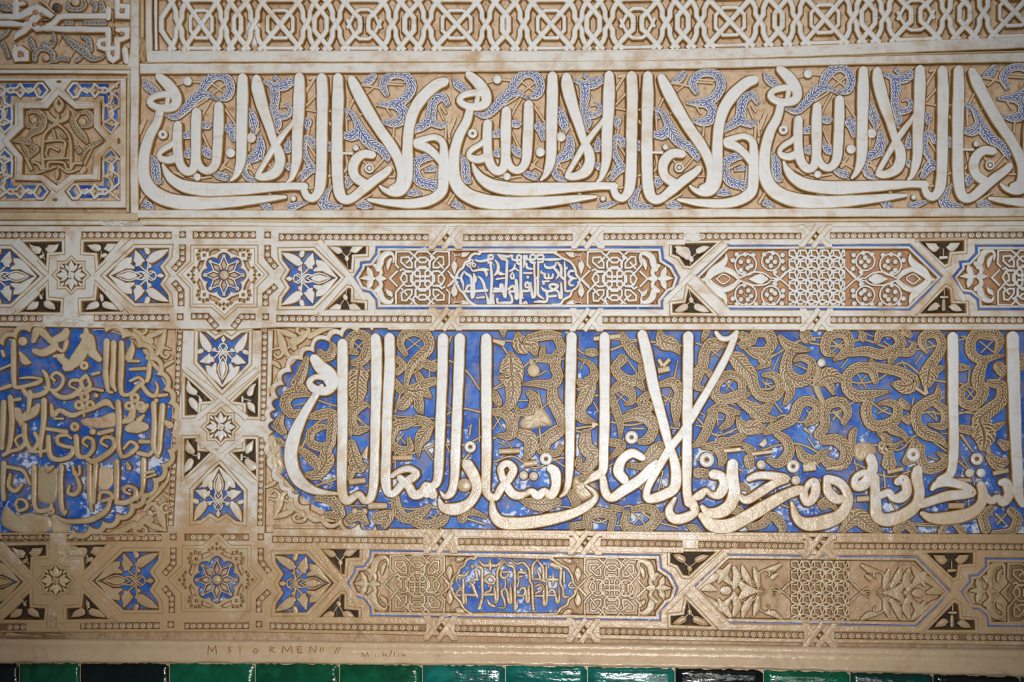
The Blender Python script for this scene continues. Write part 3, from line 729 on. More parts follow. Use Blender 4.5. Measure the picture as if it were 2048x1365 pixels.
def knot_square(t, cx, cy, s, warp, mat='plaster_white', pointed=True, ground=True):
    """interlaced square knot, s = half size"""
    k = s / 560.0
    S = [('-490 -210 -560 -285 -548 -550 -280 -555 -105 -400', (0, 1, 2, 3), 0),
         ('-290 -440 -440 -430 -450 -340 -320 -225 -225 -225 -222 -320 -290 -440', (0, 1, 2, 3), 1),
         ('-180 -455 -100 -552 100 -552 265 -400', (0, 2), 2), ('-520 -160 -680 0 -520 160', (1, 3), 2),
         ('-195 -440 -345 -315', (0, 1, 2, 3), 3), ('-110 -400 -155 -330 -150 -230 -60 -140', (0, 1, 2, 3), 1), ('110 -400 155 -330 150 -230 60 -140', (0, 1, 2, 3), 2),
         ('-100 -390 -55 -430 55 -430 105 -390 55 -330 -50 -330 -100 -390', (0, 2), 0), ('-400 -120 -460 0 -400 90 -330 60 -330 -60 -400 -120', (1, 3), 0),
         ('-175 -130 -55 -245 55 -245 175 -130', (0, 1, 2, 3), 1), ('-52 -150 -52 150', (0, 1, 2, 3), 3), ('-250 -140 -340 -140 -400 -200 -470 -160', (0, 1, 2, 3), 2),
         ('-160 40 160 40', (0, 2), 1), ('-150 -130 -210 -60 -210 60 -150 130', (0, 1, 2, 3), 0)]
    n = 0
    for s_, rots, dz in S:
        p = arr(s_).reshape(-1, 2); cl = bool(np.allclose(p[0], p[-1]))
        if cl: p = p[:-1]
        rots = (0, 1, 2, 3) if not cl and len(rots) == 4 else rots
        for r in ((0, 1, 2, 3) if len(rots) == 4 else (0, 2)):
            q = p.copy()
            for _ in range(r): q = np.stack([-q[:, 1], q[:, 0]], 1)
            q[:, 0] *= 0.98
            pts = np.concatenate([cx + q * k * np.array([1, 1]) * np.array([1, 0]) + 0 * q, np.zeros((len(q), 1))], 1) if False else np.stack([cx + q[:, 0] * k, cy + q[:, 1] * k, np.full(len(q), 4.4 * s / 55)], 1)
            stroke(t, 'knot_strap', pts.ravel(), mat, 6.6 + dz * 0.35, 0.3, fr=Fr(0, 0, 1, warp), smooth=False, closed=cl, cap='n', slope=1.2, dome=0.2)
def lattice_square(t, cx, cy, s, warp, mat='plaster_white', n=5):
    """close interlace of waving straps, half size s"""
    st = 2 * s / n; W = 4.0 * s / 55; m = 0
    for ax in (0, 1):
        for c in range(n):
            for sg in (0, 1):
                pts = []; k = 0; v = -0.25; lane = (c + sg + ax) % 2
                while v < 2 * n:
                    lo = c + (lane % 2)
                    for q in (v, v + 1.0):
                        a = max(-s, min(s, -s + q * st * 0.62)); b = -s + lo * st
                        pts.append((cx + (b if ax else a), cy + (a if ax else b), W))
                    v += 1.0 + 0.62; lane += 1
                    if -s + v * st * 0.62 > s: break
                m += 1
                stroke(t, 'knot_strap', np.array(pts).ravel(), mat, 6.4 + 0.4 * (m % 3), 0.3, fr=Fr(0, 0, 1, warp), smooth=False, cap='n', slope=1.2, dome=0.2)
def blue_line(t, lp, inset, w, mat='blue_pigment', h=8.2):
    p = offset_loop(lp, -inset)
    return stroke(t, 'painted_line', np.concatenate([p, np.full((len(p), 1), w)], 1).ravel(), mat, h, 0.0, smooth=False, closed=True, side=mat, slope=1.0, dome=0.1)
def end_palmette(t, warp, frm, mx=None, mat='plaster_white', extra=True):
    fr = Fr(*frm, warp, mx=mx)
    strokes(t, 'leaf', '''660 392 8 700 388 40 735 390 50 760 392 30; 715 310 10 725 340 50 740 375 40; 715 470 10 725 440 50 740 405 40;
     770 300 40 800 320 44 812 350 36 800 378 30; 772 482 40 800 462 44 812 436 36 800 408 30; 800 392 60 830 392 36 850 394 10; 790 320 50 805 280 54 815 240 54 850 212 46 890 210 30 905 240 22 900 275 14;
     795 470 50 805 505 54 815 535 54 850 562 46 885 565 30 895 545 20; 860 330 10 862 300 34 872 268 36 885 250 20; 850 470 10 862 490 34 880 505 44 890 520 20''', mat, 7, h0=0.4, fr=fr, slope=1.8)
C_OUT = ((7, '785 183 780 215 735 278 672 282 668 312 622 387 668 468 735 488 785 545 788 605'),)
def cartouche_outline(warp):
    f7, f8 = Fr(*F7, warp), Fr(*F8, warp)
    l = loop('785 165 780 215 735 275 672 280 668 312 622 385 665 470 735 488 782 545 788 605', f7)
    r = loop('888 605 885 560 940 490 985 470 1012 385 965 300 895 255 885 168', f8)
    return np.concatenate([l[::-1], r[::-1]])[::-1] if False else np.concatenate([l, r])
KUF_UP = '''590 250 36 610 480 36 600 700 36 595 870 44; 520 700 10 545 780 30 560 860 40; 640 860 30 625 780 34 640 720 12; 200 680 30 300 680 34 540 665 34;
 205 385 16 250 430 36 300 460 36 315 560 36 315 680 36 325 780 36 350 700 34 348 600 34 348 420 20; 345 420 12 375 490 34 365 540 30;
 230 660 26 260 600 34 290 590 22; 190 405 20 160 480 30 180 540 36 195 600 24 190 650 8; 120 495 10 160 480 30; 410 465 16 450 490 34 490 560 40 510 640 36 540 665 30;
 300 330 26 330 380 28 420 365 34 500 360 50 560 365 20; 510 370 40 535 430 36 530 465 10; 370 220 20 440 240 30 560 210 34 560 160 34 620 150 30 625 200 30 560 205 30;
 560 210 30 560 260 30 610 262 30; 660 225 20 700 280 46 705 350 46 690 400 44 650 445 16; 700 400 40 740 420 50 800 430 12; 700 145 24 760 200 40 830 225 38 830 330 36 825 500 36 815 650 36 805 770 40 780 700 36 770 640 36 760 580 40 735 590 34 730 640 30 650 640 34;
 640 680 34 760 672 34; 860 650 30 880 620 32 920 600 34 945 640 34 940 680 34 880 680 30 865 700 30 900 760 34 900 840 34 800 845 34 690 850 16; 950 500 14 965 560 36 962 700 36 960 780 38 985 780 34 985 650 30 975 520 24;
 910 400 12 885 460 24 905 495 26 935 470 26 920 410 12; 870 385 16 930 350 30 950 280 14; 940 330 26 1000 380 14; 910 160 30 915 215 30 1030 215 34 1035 160 30 985 160 28 985 270 30 1040 275 30;
 1035 230 36 1035 420 36 1035 640 36 1030 870 40; 700 140 16 770 160 34 850 170 34 900 150 26; 1055 690 30 1050 760 30 1075 780 10; 1050 670 32 1150 670 34 1165 600 34 1130 545 34 1100 580 30 1110 620 26 1160 610 26;
 1175 560 30 1195 700 36 1210 770 40 1240 740 36 1245 600 34 1240 500 32; 1080 412 22 1195 412 26; 1085 160 30 1090 230 34 1075 330 12; 1085 240 30 1110 290 18; 1125 270 12 1120 320 34 1150 345 30 1200 350 20;
 1120 160 26 1130 210 28 1240 210 32 1240 150 30 1180 150 28 1180 250 30 1240 260 30; 1230 260 34 1240 470 34 1285 500 34 1285 690 34 1300 740 40 1370 790 16; 1280 150 28 1360 150 28 1360 200 28 1280 205 28 1280 150 28;
 1290 250 30 1290 480 34; 1320 250 28 1360 250 28 1362 215 26 1450 215 34 1560 210 30 1640 205 10; 1380 280 14 1400 325 36 1470 335 36 1540 300 30 1545 260 18; 1500 320 30 1560 380 36 1590 440 34 1550 500 10;
 1340 380 10 1330 405 30 1390 425 24; 1390 425 28 1385 475 30 1440 490 26 1440 430 24; 1440 480 26 1490 485 30 1505 430 24; 1355 535 18 1445 530 24; 1340 620 12 1370 660 40 1410 680 40 1415 820 36 1310 828 30 1230 835 14;
 1410 680 36 1500 665 36 1580 600 40 1500 575 36 1450 600 30 1500 650 34 1580 680 30 1600 760 36 1625 780 36 1632 700 34 1625 560 30; 1570 250 12 1600 290 34 1625 330 34 1630 470 34 1680 510 34 1690 670 34 1760 670 26;
 1675 240 10 1680 320 34 1710 340 30; 1680 340 30 1685 480 26; 1810 380 30 1750 385 36 1730 440 36 1780 480 40 1850 495 12; 1780 500 36 1740 540 36 1760 590 34 1800 590 24; 1440 755 28 1550 745 30; 390 775 22 500 765 26; 680 500 22 790 485 20;
 1060 860 12 1105 840 50 1130 860 12; 690 790 30 690 830 30; 260 295 24 250 290 30; 1030 100 24 960 60 20'''
KUF_LOW = '''480 250 40 540 290 36 540 480 36 545 690 36 500 860 50; 560 660 30 700 660 30; 140 670 26 220 670 30; 255 400 10 265 480 36 262 640 38 270 780 40; 290 660 30 470 670 30; 300 680 26 310 770 30;
 350 480 16 400 520 40 430 600 40 470 690 36; 340 320 26 290 380 34 200 380 38 165 430 32 180 500 12; 370 470 20 440 440 40 480 440 30; 450 320 34 470 420 30; 160 660 26 190 600 28 240 590 20; 200 560 16 240 560 26;
 500 170 20 560 230 34 660 230 50 760 230 34 840 150 24; 660 160 16 660 240 40 660 320 14; 580 450 30 610 400 36 655 380 40 700 400 36 730 450 30; 600 460 26 640 500 26 660 500 26; 660 500 24 710 500 26 720 460 24; 590 630 26 660 600 30 670 540 24;
 720 560 30 735 700 36 740 780 40 770 700 34 765 480 34 770 300 34 870 170 24; 620 740 24 650 800 36 720 830 30; 780 850 20 870 850 26 870 760 30 830 660 34 830 600 36 870 575 34 905 610 32 930 760 40 965 780 36 960 640 34 955 510 22;
 870 170 20 920 230 34 1000 260 36 1020 400 36 1020 640 38 1025 880 44; 830 310 22 810 370 34 850 420 34 900 400 30 930 350 28; 850 330 24 900 330 26; 880 440 16 880 520 16 870 570 20;
 960 150 20 1050 210 34 1140 190 30 1200 250 34 1230 300 34 1240 470 34 1270 510 34 1280 700 36 1290 880 44; 1060 670 28 1150 670 30 1170 580 34 1130 560 30 1090 600 26; 1180 600 30 1195 760 40 1225 760 34 1220 560 30; 1060 400 26 1080 330 36 1150 340 40 1190 340 20;
 1090 400 36 1130 390 26; 1110 290 30 1130 310 30; 1060 540 26 1080 450 20; 1280 440 30 1280 240 34 1350 150 16; 1350 150 16 1400 220 30 1430 260 34 1440 430 34; 1330 290 16 1370 350 30 1390 420 34; 1300 430 22 1390 440 30 1470 470 26 1500 450 24;
 1480 240 30 1480 420 34; 1320 540 30 1400 510 30 1440 560 30 1440 700 36 1450 820 40 1485 780 34 1490 600 34 1480 470 24; 1330 640 26 1400 600 24; 1320 680 28 1420 680 28; 1500 440 30 1580 440 50 1650 440 26; 1580 340 14 1580 440 40 1575 530 12;
 1520 640 28 1540 600 30 1580 590 28 1610 650 30 1640 780 36 1670 740 30 1665 560 30; 1520 670 24 1600 670 26; 1700 260 40 1690 400 34 1690 510 34 1725 570 34 1735 690 34 1800 690 24; 1560 220 60 1650 250 80 1720 240 40; 1740 330 26 1740 480 30; 1850 480 30 1810 510 34 1830 560 30 1890 560 24;
 1060 780 20 1050 860 20; 660 150 20 640 220 20'''
KB = '''380 892 40 300 845 34 250 790 34 205 715 34 150 665 32 115 600 32 80 530 32 90 460 32 130 380 32 190 330 32 215 262 32 270 232 32 300 165 32 360 125 30 430 135 34 440 100 36'''
KBR = '''1500 880 40 1610 868 34 1665 800 34 1760 745 34 1785 672 32 1850 622 32 1900 515 32 1850 440 32 1830 350 32 1785 272 32 1735 232 32 1645 192 32 1590 150 34 1530 120 40'''
def cartouche(warp, low, label):
    out = cartouche_outline(warp); out2 = out
    c = out.mean(0); t = thing('cartouche_plaque', label, 'carved panel', c[0], out[:, 1].max())
    plate(t, 'rim', offset_loop(out, 3), [offset_loop(out, -7)], 'plaster_frame', 8, -0.3)
    blue_line(t, out, -0.5, 4.5 if not low else 3.4, 'blue_worn' if not low else 'blue_pigment', 8.4)
    plate(t, 'ground', offset_loop(out, -3), (), 'plaster_ochre' if low else 'ochre_red', 0.9, -0.3, bev=0.2, side='ochre_red')
    m = 'plaster_white' if not low else 'plaster_beige'
    end_palmette(t, warp, F7, mat=m); end_palmette(t, warp, (1080, 450, 3.657), mx=(622 + 1012) / 2.0, mat=m)
    plate(t, 'knot_ground', map_loop(rect(790, 504, 897, 611), warp), (), 'edge_tan' if low else 'bead_ground', 1.6, 0, bev=0.2)
    plate(t, 'knot_ground', map_loop(rect(1173, 504, 1285, 611), warp), (), 'edge_tan' if low else 'bead_ground', 1.6, 0, bev=0.2)
    knot_square(t, 845, 557.5, 55, warp, m); knot_square(t, 1229, 558, 55.5, warp, m)
    fk = Fr(900, 490, 7.314, warp)
    sh = loop('440 105 420 140 350 118 290 168 272 235 212 255 190 325 122 385 88 465 75 530 112 600 145 668 200 712 245 790 295 845 380 892 1500 885 1610 870 1665 800 1765 745 1785 672 1850 622 1902 512 1850 440 1830 350 1785 272 1735 232 1645 192 1590 150 1530 110', fk)
    plate(t, 'blue_ground', sh, (), 'blue_pigment' if not low else 'blue_worn', 1.8, 0, bev=0.2, side='blue_pigment')
    S = lambda nm, s, h, f=fk, **k: strokes(t, nm, s, m, h, fr=f, h0=1.0, slope=1.3, wadd=1.4, **k)
    S('scalloped_frame', KB, 8); S('scalloped_frame', KBR, 8.2)
    S('frame_bar', '430 95 34 700 92 36 1000 100 36 1300 105 36 1550 106 34; 380 892 34 700 890 36 1000 892 36 1500 886 34', 7.6)
    f2 = fk if not low else Fr(890, 1100, 7.314)
    S('letter', KUF_UP if not low else KUF_LOW, 7, f2)
    for x, y, r in ((1137, 472, 26), (1368, 565, 26)) if not low else ((400, 250, 34),): disc(t, 'dot', x, y, r, m, 6.5, 1, fr=f2, segs=10)
    if not low:
        for x, y in ((315, 240), (275, 295), (350, 295)): disc(t, 'trefoil_lobe', x, y, 36, m, 6.5, 1, fr=f2, hole=13, segs=10)
    for my in (None, 495):
        for mx in (None, 990):
            f3 = Fr(900, 490, 7.314, warp, mx=mx, my=my)
            strokes(t, 'leaf', '68 440 8 62 380 60 62 310 110 66 250 70 80 212 12; 290 108 8 250 130 60 195 145 92 150 150 50 125 150 10', m, 6.4, h0=0.6, fr=f3, slope=1.4)
            strokes(t, 'stem', '80 215 12 60 140 14 30 105 12; 120 150 12 70 150 16', m, 5, h0=0.6, fr=f3, slope=1.0)
            disc(t, 'seed_hole', 80, 235, 15, 'plaster_brown', 7.4, 5, fr=f3, segs=8, dome=0.1); disc(t, 'seed_hole', 158, 148, 15, 'plaster_brown', 7.4, 5, fr=f3, segs=8, dome=0.1)
    for i, (x0, y0, x1, y1) in enumerate(((1860, 450, 2048, 640), (1860, 560, 2048, 370), (120, 560, 0, 440), (120, 460, 0, 590))):
        strokes(t, 'knot_strap', '%g %g 30 %g %g 30' % (x0, y0, x1, y1), m, 7.4, h0=1, fr=fk, slope=1.2, smooth=False, cap='n')
    return offset_loop(out, 3)
def hexagon(warp, low, label):
    out = np.concatenate([loop('1455 492 1819 491', Fr(0, 0, 1, warp)), loop('1884 555', Fr(0, 0, 1, warp)), loop('1818 619 1451 617', Fr(0, 0, 1, warp)), loop('1390 555', Fr(0, 0, 1, warp))])
    c = out.mean(0); t = thing('hexagonal_plaque', label, 'carved panel', c[0], out[:, 1].max())
    plate(t, 'rim', offset_loop(out, 3), [offset_loop(out, -7)], 'plaster_frame', 8, -0.3)
    blue_line(t, out, 0.0, 4.2 if not low else 3.0, 'blue_worn' if not low else 'blue_pigment', 8.4)
    m = 'plaster_white' if not low else 'plaster_beige'
    plate(t, 'ground', offset_loop(out, -3), (), 'ochre_red' if not low else 'plaster_ochre', 0.9, -0.3, bev=0.2, side='ochre_red')
    plate(t, 'knot_ground', map_loop(rect(1578, 502, 1690, 611), warp), (), 'bead_ground', 1.4, 0, bev=0.2)
    lattice_square(t, 1634, 556, 55, warp, m, 5)
    for mx in (None, 2 * 1636.5 / 2):
        fr = Fr(1080, 450, 3.657, warp, mx=(1636.5 - 1080) * 3.657 if mx else None)
        S = lambda nm, s, h, **k: strokes(t, nm, s, m, h, fr=fr, h0=0.5, slope=1.5, **k)
        S('knot_strap', '1690 390 12 1720 390 12 1760 390 14 1840 310 14; 1700 410 12 1760 400 14 1850 480 14; 1710 360 12 1750 395 14 1700 430 12; 1760 380 12 1800 340 12', 6)
        if not low:
            S('leaf', '1158 400 8 1215 395 40 1262 340 60 1330 290 60 1360 250 40 1362 210 8; 1215 405 30 1262 460 60 1330 510 60 1355 540 40 1366 590 8; 1240 395 20 1280 350 50 1345 325 46 1410 350 46 1450 395 20; 1245 405 20 1280 450 50 1345 475 46 1410 450 46 1450 405 20; 1530 396 12 1575 396 60 1620 396 84 1650 396 40', 6.5)
            S('stem', '1450 390 14 1500 372 14 1560 345 14 1630 350 14 1670 375 14 1690 390 12; 1450 402 14 1500 420 14 1560 440 14 1630 440 14 1670 425 14 1690 405 12; 1250 380 10 1310 330 14 1360 315 14 1420 340 14 1470 390 12; 1250 420 10 1310 470 14 1360 490 14 1420 460 14 1470 408 12', 5.5)
            S('stem', '1290 395 12 1340 360 12 1390 392 12 1340 430 12 1290 395 12', 5)
            for x, y, r in ((1505, 290, 78), (1690, 265, 68), (1505, 510, 78), (1690, 515, 68)):
                a = np.arange(14) * 2 * math.pi / 14; q = np.stack([x + r * np.cos(a), y + r * np.sin(a), np.full(14, 14)], 1)
                stroke(t, 'stem', q.ravel(), m, 5.2, 0.5, fr=fr, closed=True, slope=1.3)
            for x, y in ((1410, 258), (1440, 215), (1500, 215), (1560, 220), (1470, 270), (1525, 265), (1545, 300), (1470, 330), (1520, 315), (1640, 215), (1705, 205), (1775, 220), (1690, 240), (1720, 270), (1665, 265), (1690, 300), (1780, 320), (1775, 265), (1495, 355), (1720, 345),
                         (1410, 540), (1440, 580), (1510, 585), (1580, 580), (1470, 490), (1525, 480), (1545, 520), (1470, 545), (1520, 545), (1640, 580), (1710, 580), (1770, 575), (1690, 540), (1720, 500), (1660, 510), (1695, 480), (1780, 480), (1775, 520), (1495, 440), (1720, 435)):
                disc(t, 'berry', x, y, 19, m, 6, 0.5, fr=fr, segs=10)
        else:
            S('leaf', '1165 395 8 1200 350 40 1250 320 50 1290 300 40; 1165 400 8 1200 450 40 1250 480 50 1290 500 40; 1195 395 8 1240 380 44 1290 392 14; 1290 250 10 1330 280 50 1370 320 40 1390 350 10; 1310 340 12 1350 280 44 1390 220 20; 1290 550 10 1330 520 50 1370 480 40 1390 450 10; 1310 460 12 1350 520 44 1390 570 20;'
              '1420 240 20 1440 300 50 1430 350 40; 1480 230 14 1500 290 46 1540 350 26; 1560 240 10 1580 300 40 1590 360 16; 1420 560 20 1440 500 50 1430 450 40; 1480 570 14 1500 510 46 1540 450 26; 1560 560 10 1580 500 40 1590 440 16; 1470 350 30 1500 380 50 1560 396 30 1600 396 8; 1470 440 30 1500 410 50 1560 398 30; 1350 396 50 1370 396 50; 1400 340 14 1420 370 30 1430 396 20; 1400 450 14 1420 420 30', 6, wadd=4.5)
            S('stem', '1600 396 12 1540 320 12 1460 330 12 1420 360 12; 1600 400 12 1540 470 12 1460 460 12 1420 430 12; 1640 396 12 1600 340 14 1600 270 16 1650 250 16 1670 280 14 1650 300 12; 1640 400 12 1600 450 14 1600 520 16 1650 540 16 1670 510 14 1650 490 12', 5)
            S('leaf', '1650 250 20 1700 240 40 1750 210 16; 1650 545 20 1700 550 40 1750 580 16; 1690 300 30 1720 280 16', 6, wadd=3)
            disc(t, 'berry', 1440, 396, 22, m, 7, 0.5, fr=fr)
    return offset_loop(out, 3)
def right_cartouche(warp, low, label):
    fr = Fr(*FR, warp)
    out = loop('1617 195 1620 260 1545 338 1472 345 1478 392 1404 480 1462 578 1482 612 1560 622 1630 680 1640 765 2420 765 2420 195', fr)
    t = thing('cartouche_plaque', label, 'carved panel', 2020, out[:, 1].max())
    plate(t, 'rim', offset_loop(out, 3), [offset_loop(out, -7)], 'plaster_frame', 8, -0.3)
    blue_line(t, out, -0.5, 5.5 if not low else 3.6, 'blue_pigment', 8.4)
    plate(t, 'ground', offset_loop(out, -3), (), 'ochre_red' if not low else 'plaster_ochre', 0.9, -0.3, bev=0.2, side='ochre_red')
    m = 'plaster_white' if not low else 'plaster_beige'
    end_palmette(t, warp, (1600 + 1404 / 4.571 - 622 / 3.62, 450 + 480 / 4.571 - 392 / 3.5, 3.56), mat=m)
    x, y = 2050, 555.5
    plate(t, 'knot_ground', map_loop(rect(1995, 501, 2108, 611), warp), (), 'bead_ground', 1.4, 0, bev=0.2)
    knot_square(t, x, y, 55.5, warp, m)
    return offset_loop(out, 3)
def band(low):
    wp = W_low if low else W_up; side = 'lower' if low else 'upper'
    root = bpy.data.objects.new('trim_4' if low else 'trim_3', None); C.objects.link(root); root['kind'] = 'structure'
    x, y = wp(1024, 620); root.location = tuple(P(np.array(float(x)), np.array(float(y)), 0.0))
    holes = []
    q = lambda *p: [wp(a, b) for a, b in zip(p[::2], p[1::2])]
    fl = lambda *p: np.array([(float(a), float(b)) for a, b in q(*p)]).ravel()
    sk = 0.02 if low else 0.0
    for s in ((-40, 470.5, 129, 470.5), (163, 470.5, 342, 471), (386, 470, 511, 470), (558, 474.5, 856, 475.5), (927, 476, 1144, 475.5), (1208, 474, 1367, 473.5), (1400, 473, 1602, 473.5), (1661, 472, 2100, 469.5),
              (-40, 637.5, 84, 637.5), (188, 636, 338, 636), (553, 637.5, 862, 639), (920, 639, 1143, 640), (1206, 640, 1602, 640.5), (1662, 640, 2100, 641)):
        s = fl(*s)
        if low and 150 < s[0] < 420 and s[1] < 1110: sk2 = 0.35
        else: sk2 = sk
        holes.append(beads(root, s, 13.5, 13.7, skip=sk2))
    # short angled strips and single beads round the rosette plaque
    for s in ((365, 490, 365, 520, 347, 540), (347, 564, 362, 582, 362, 612), (535, 491, 535, 515, 552, 536), (552, 572, 531, 590, 531, 612)): holes.append(beads(root, fl(*s), 12, 12.5, 0.85))
    if not low:
        for s in ((382, 633, 414, 633, 433, 655), (466, 655, 483, 634, 510, 634)): holes.append(beads(root, fl(*s), 12, 12.5, 0.85))
    else:
        holes.append(beads(root, fl(386, 637, 511, 637), 13, 12.5, 0.9))
    for a, b in ((365, 469.5), (535, 470), (360, 634), (531, 634)): holes.append(beads(root, fl(a - 6, b, a + 6, b), 12.5, 20, 0.9, 6))
    kp = []
    for kx, ky in ((891, 475.5), (1176, 475), (1631, 472.5), (891, 638.5), (1173, 639.5), (1633, 640)):
        kp.append((kx, ky)); d = np.array([(0, -11), (11, 0), (0, 11), (-11, 0)], float) + (kx, ky)
        holes.append(map_loop(d, wp))
    # the sunk dark triangles
    N = lambda frm, pts, lab, buds, stem='': holes.append(dark_niche(wp, frm, pts, lab, buds, stem))
    pre = 'dark sunk triangle with leaf buds, '
    tlb = '215 178 8 240 205 40 275 225 70 262 238 24; 425 178 8 400 200 46 360 215 70 340 215 24; 300 270 30 320 255 12'
    N(F5, '172 163 448 158 450 232 340 240 334 335', pre + ('upper left of the lowest corner star' if low else 'upper left of the small star over the round medallion'), tlb, '310 235 10 325 290 10')
    N(F5, '612 162 905 158 718 332 710 240 610 234', pre + ('right of a crumbled plaster patch' if low else 'upper right of the small star over the round medallion'), '640 185 10 680 200 50 715 205 56; 860 175 8 830 190 40 790 205 66 770 210 24; 750 262 34 770 255 30', '740 230 10 735 285 10')
    N(F5, '140 672 330 490 334 588 442 596 436 676', pre + ('lower left of the lowest corner star' if low else 'lower left of the small star over the round medallion'), '195 655 8 220 640 44 255 620 56 275 605 20; 400 655 8 380 635 46 345 615 60; 300 570 26 290 545 10', '295 570 10 315 540 10')
    N(F5, '712 490 895 670 596 674 594 596 700 590', pre + ('lower right of the lowest corner star' if low else 'lower right of the small star over the round medallion'), '630 655 8 660 635 46 700 620 56; 860 660 8 820 635 48 770 620 56; 740 560 30 745 585 24', '735 540 10 740 600 10')
    pl = ', left end of the ' + side + ' blue cartouche'; pr_ = ', right end of the ' + side + ' blue cartouche'
    tb = '432 158 8 470 175 42 505 190 56 525 195 20; 688 152 8 650 165 44 615 180 60 590 190 18; 560 240 34 562 250 34'
    bb = '420 630 8 460 615 44 500 600 56 515 590 16; 672 630 8 640 615 44 600 600 60 580 590 18; 548 525 34 552 535 34'
    N(F7, '400 138 700 136 698 210 598 216 590 325 574 325', pre + 'above the crossing' + pl, tb, '560 250 10 568 310 8; 525 200 10 560 230 10 590 200 10')
    N(F7, '572 462 590 468 588 566 690 574 690 640 388 641', pre + 'below the crossing' + pl, bb, '560 480 8 552 530 10; 515 585 10 550 545 10 580 590 10')
    tb8 = '985 160 8 1020 172 46 1055 190 50; 1240 160 8 1200 172 46 1160 190 50; 1105 245 36 1108 255 36'
    bb8 = '985 630 8 1020 620 46 1060 600 54; 1235 635 8 1200 620 46 1150 600 54; 1105 545 36 1108 555 36'
    N(F8, '968 138 1288 132 1098 300 1062 296 1020 232 968 212', (pre + 'above the crossing' + pr_ if low else 'dark sunk triangle half filled with mortar, right end of the upper blue cartouche'), tb8 if low else tb8 + '; 1020 190 60 1060 200 90 1080 230 60', '1105 250 10 1100 290 8; 1050 195 10 1105 235 10 1160 195 10')
    N(F8, '1086 472 1260 645 972 640 970 582 1066 570', pre + 'below the crossing' + pr_, bb8, '1090 480 8 1108 540 12; 1060 600 10 1108 560 10 1150 600 10')
    rt = ', right end of the ' + side + ' hexagon'
    N(FR, '1092 150 1500 142 1500 236 1368 246 1352 350 1326 362', pre + 'above the crossing' + rt, '1150 165 8 1190 190 56 1240 210 84 1262 210 30; 1462 165 8 1430 185 56 1380 205 84 1350 205 30; 1285 300 30 1340 296 26', '1310 220 12 1312 280 12')
    N(FR, '1338 572 1368 590 1382 718 1515 722 1520 806 1102 810', pre + 'below the crossing' + rt, '1165 785 8 1200 765 50 1250 740 70 1275 740 20; 1480 785 8 1450 770 50 1400 750 70 1365 750 20; 1290 660 26 1345 660 26', '1320 590 12 1320 640 12; 1315 690 30 1315 770 40')
    # palmettes, star, plaque, cartouches, hexagon
    A_ = (1 / 3.657, 0.0); B_ = (0.0, 1 / 3.657); nb = 'blue_pigment'
    wy = lambda a, b: wp(a, b)
    holes.append(palmette((211.5, 551.5), A_, B_, 'blue panel with pale palmette pointing to the ' + ('worn corner star of the lower border' if low else 'small star of the upper border'), nb, 'plaster_white' if not low else 'plaster_beige', wp))
    holes.append(palmette((78.5, 553), (-1 / 3.657, 0), B_, 'blue palmette panel cut by the left picture edge, in the ' + side + ' border', nb, 'plaster_white' if not low else 'plaster_beige', wp))
    holes.append(palmette((680.5, 556), (-1 / 3.92, 0.004), (0, 1 / 3.657), 'blue palmette panel between the ' + ('worn' if low else 'crisp blue') + ' rosette plaque and the ' + side + ' cartouche', nb, 'plaster_white' if not low else 'plaster_beige', wp))
    sx, sy = wp(142.0, 550.5)
    holes.append(star_boss(float(sx), float(sy), 39, 'small eight pointed plaster star, ' + ('crumbling and stained, in the bottom corner' if low else 'just over the round medallion'), low))
    holes.append(rosette_star(wp, 'square plaque with a star rosette, ' + ('worn, tan and chipped, at the bottom border' if low else 'bright blue scalloped centre, at the upper border'), 'blue_worn' if low else None, low))
    holes.append(cartouche(wp, low, ('worn cartouche of blue angular lettering between knots, under the great inscription' if low else 'crisp cartouche of blue angular lettering between knots, over the great inscription')))
    holes.append(hexagon(wp, low, ('long hexagonal panel of leafy sprays round a knot, just above the ledge' if low else 'long hexagonal panel of berry scrolls round a knot, just below the frieze')))
    holes.append(right_cartouche(wp, low, ('tan' if low else 'white') + ' knotted cartouche of the ' + side + ' border, cut by the right picture edge'))
    if low: ou = fl(-60, 460.5, 355, 460.5, 640, 462, 1100, 464, 1500, 462, 2120, 458, 2120, 655, 1500, 654, 800, 652, 500, 648, -60, 647)
    else: ou = fl(-60, 452, 2120, 452, 2120, 658.5, 1500, 658, 770, 657, 560, 655, 470, 660, 430, 660, -60, 652)
    plate(root, 'strapwork_face', ou.reshape(-1, 2), holes, 'plaster_frame', 9.5, -0.3, slope=1.6)
    # raised straps that cross over one another
    SW = 13
    def strap(s, h=10.0, w=SW):
        p = arr(s).reshape(-1, 2); return stroke(root, 'strap', np.concatenate([p, np.full((len(p), 1), w)], 1).ravel(), 'plaster_frame', h, 6, fr=Fr(0, 0, 1, wp), smooth=False, cap='n', slope=1.0, dome=0.2)
    for kx, ky in kp:
        strap([kx - 33, ky + 18, kx - 26, ky + 18, kx + 5, ky - 22], 10.6, 12); strap([kx - 5, ky + 22, kx + 26, ky - 18, kx + 33, ky - 18], 10.6, 12)
        strap([kx - 33, ky - 18, kx - 24, ky - 18, kx - 12, ky - 4], 10.1, 12); strap([kx + 12, ky + 4, kx + 24, ky + 18, kx + 33, ky + 18], 10.6, 12)
        bx, by = wp(float(kx), float(ky)); d = np.array([(0, -5), (5, 0), (0, 5), (-5, 0)], float) + (float(bx), float(by)); plate(root, 'knot_boss', d, (), 'plaster_frame', 8, 0.2)
        plate(root, 'knot_ground', np.array([(0, -13), (13, 0), (0, 13), (-13, 0)], float) + (float(bx), float(by)), (), 'bead_ground', 0.8, -0.3, bev=0.2)
    def straps(ss, h): [strap(s, h) for s in ss.split(';')]
    straps('637 482 698 553 730 600; 1452 488 1383 551 1330 603; 1832 487 1895 551 1930 601', 10.2)
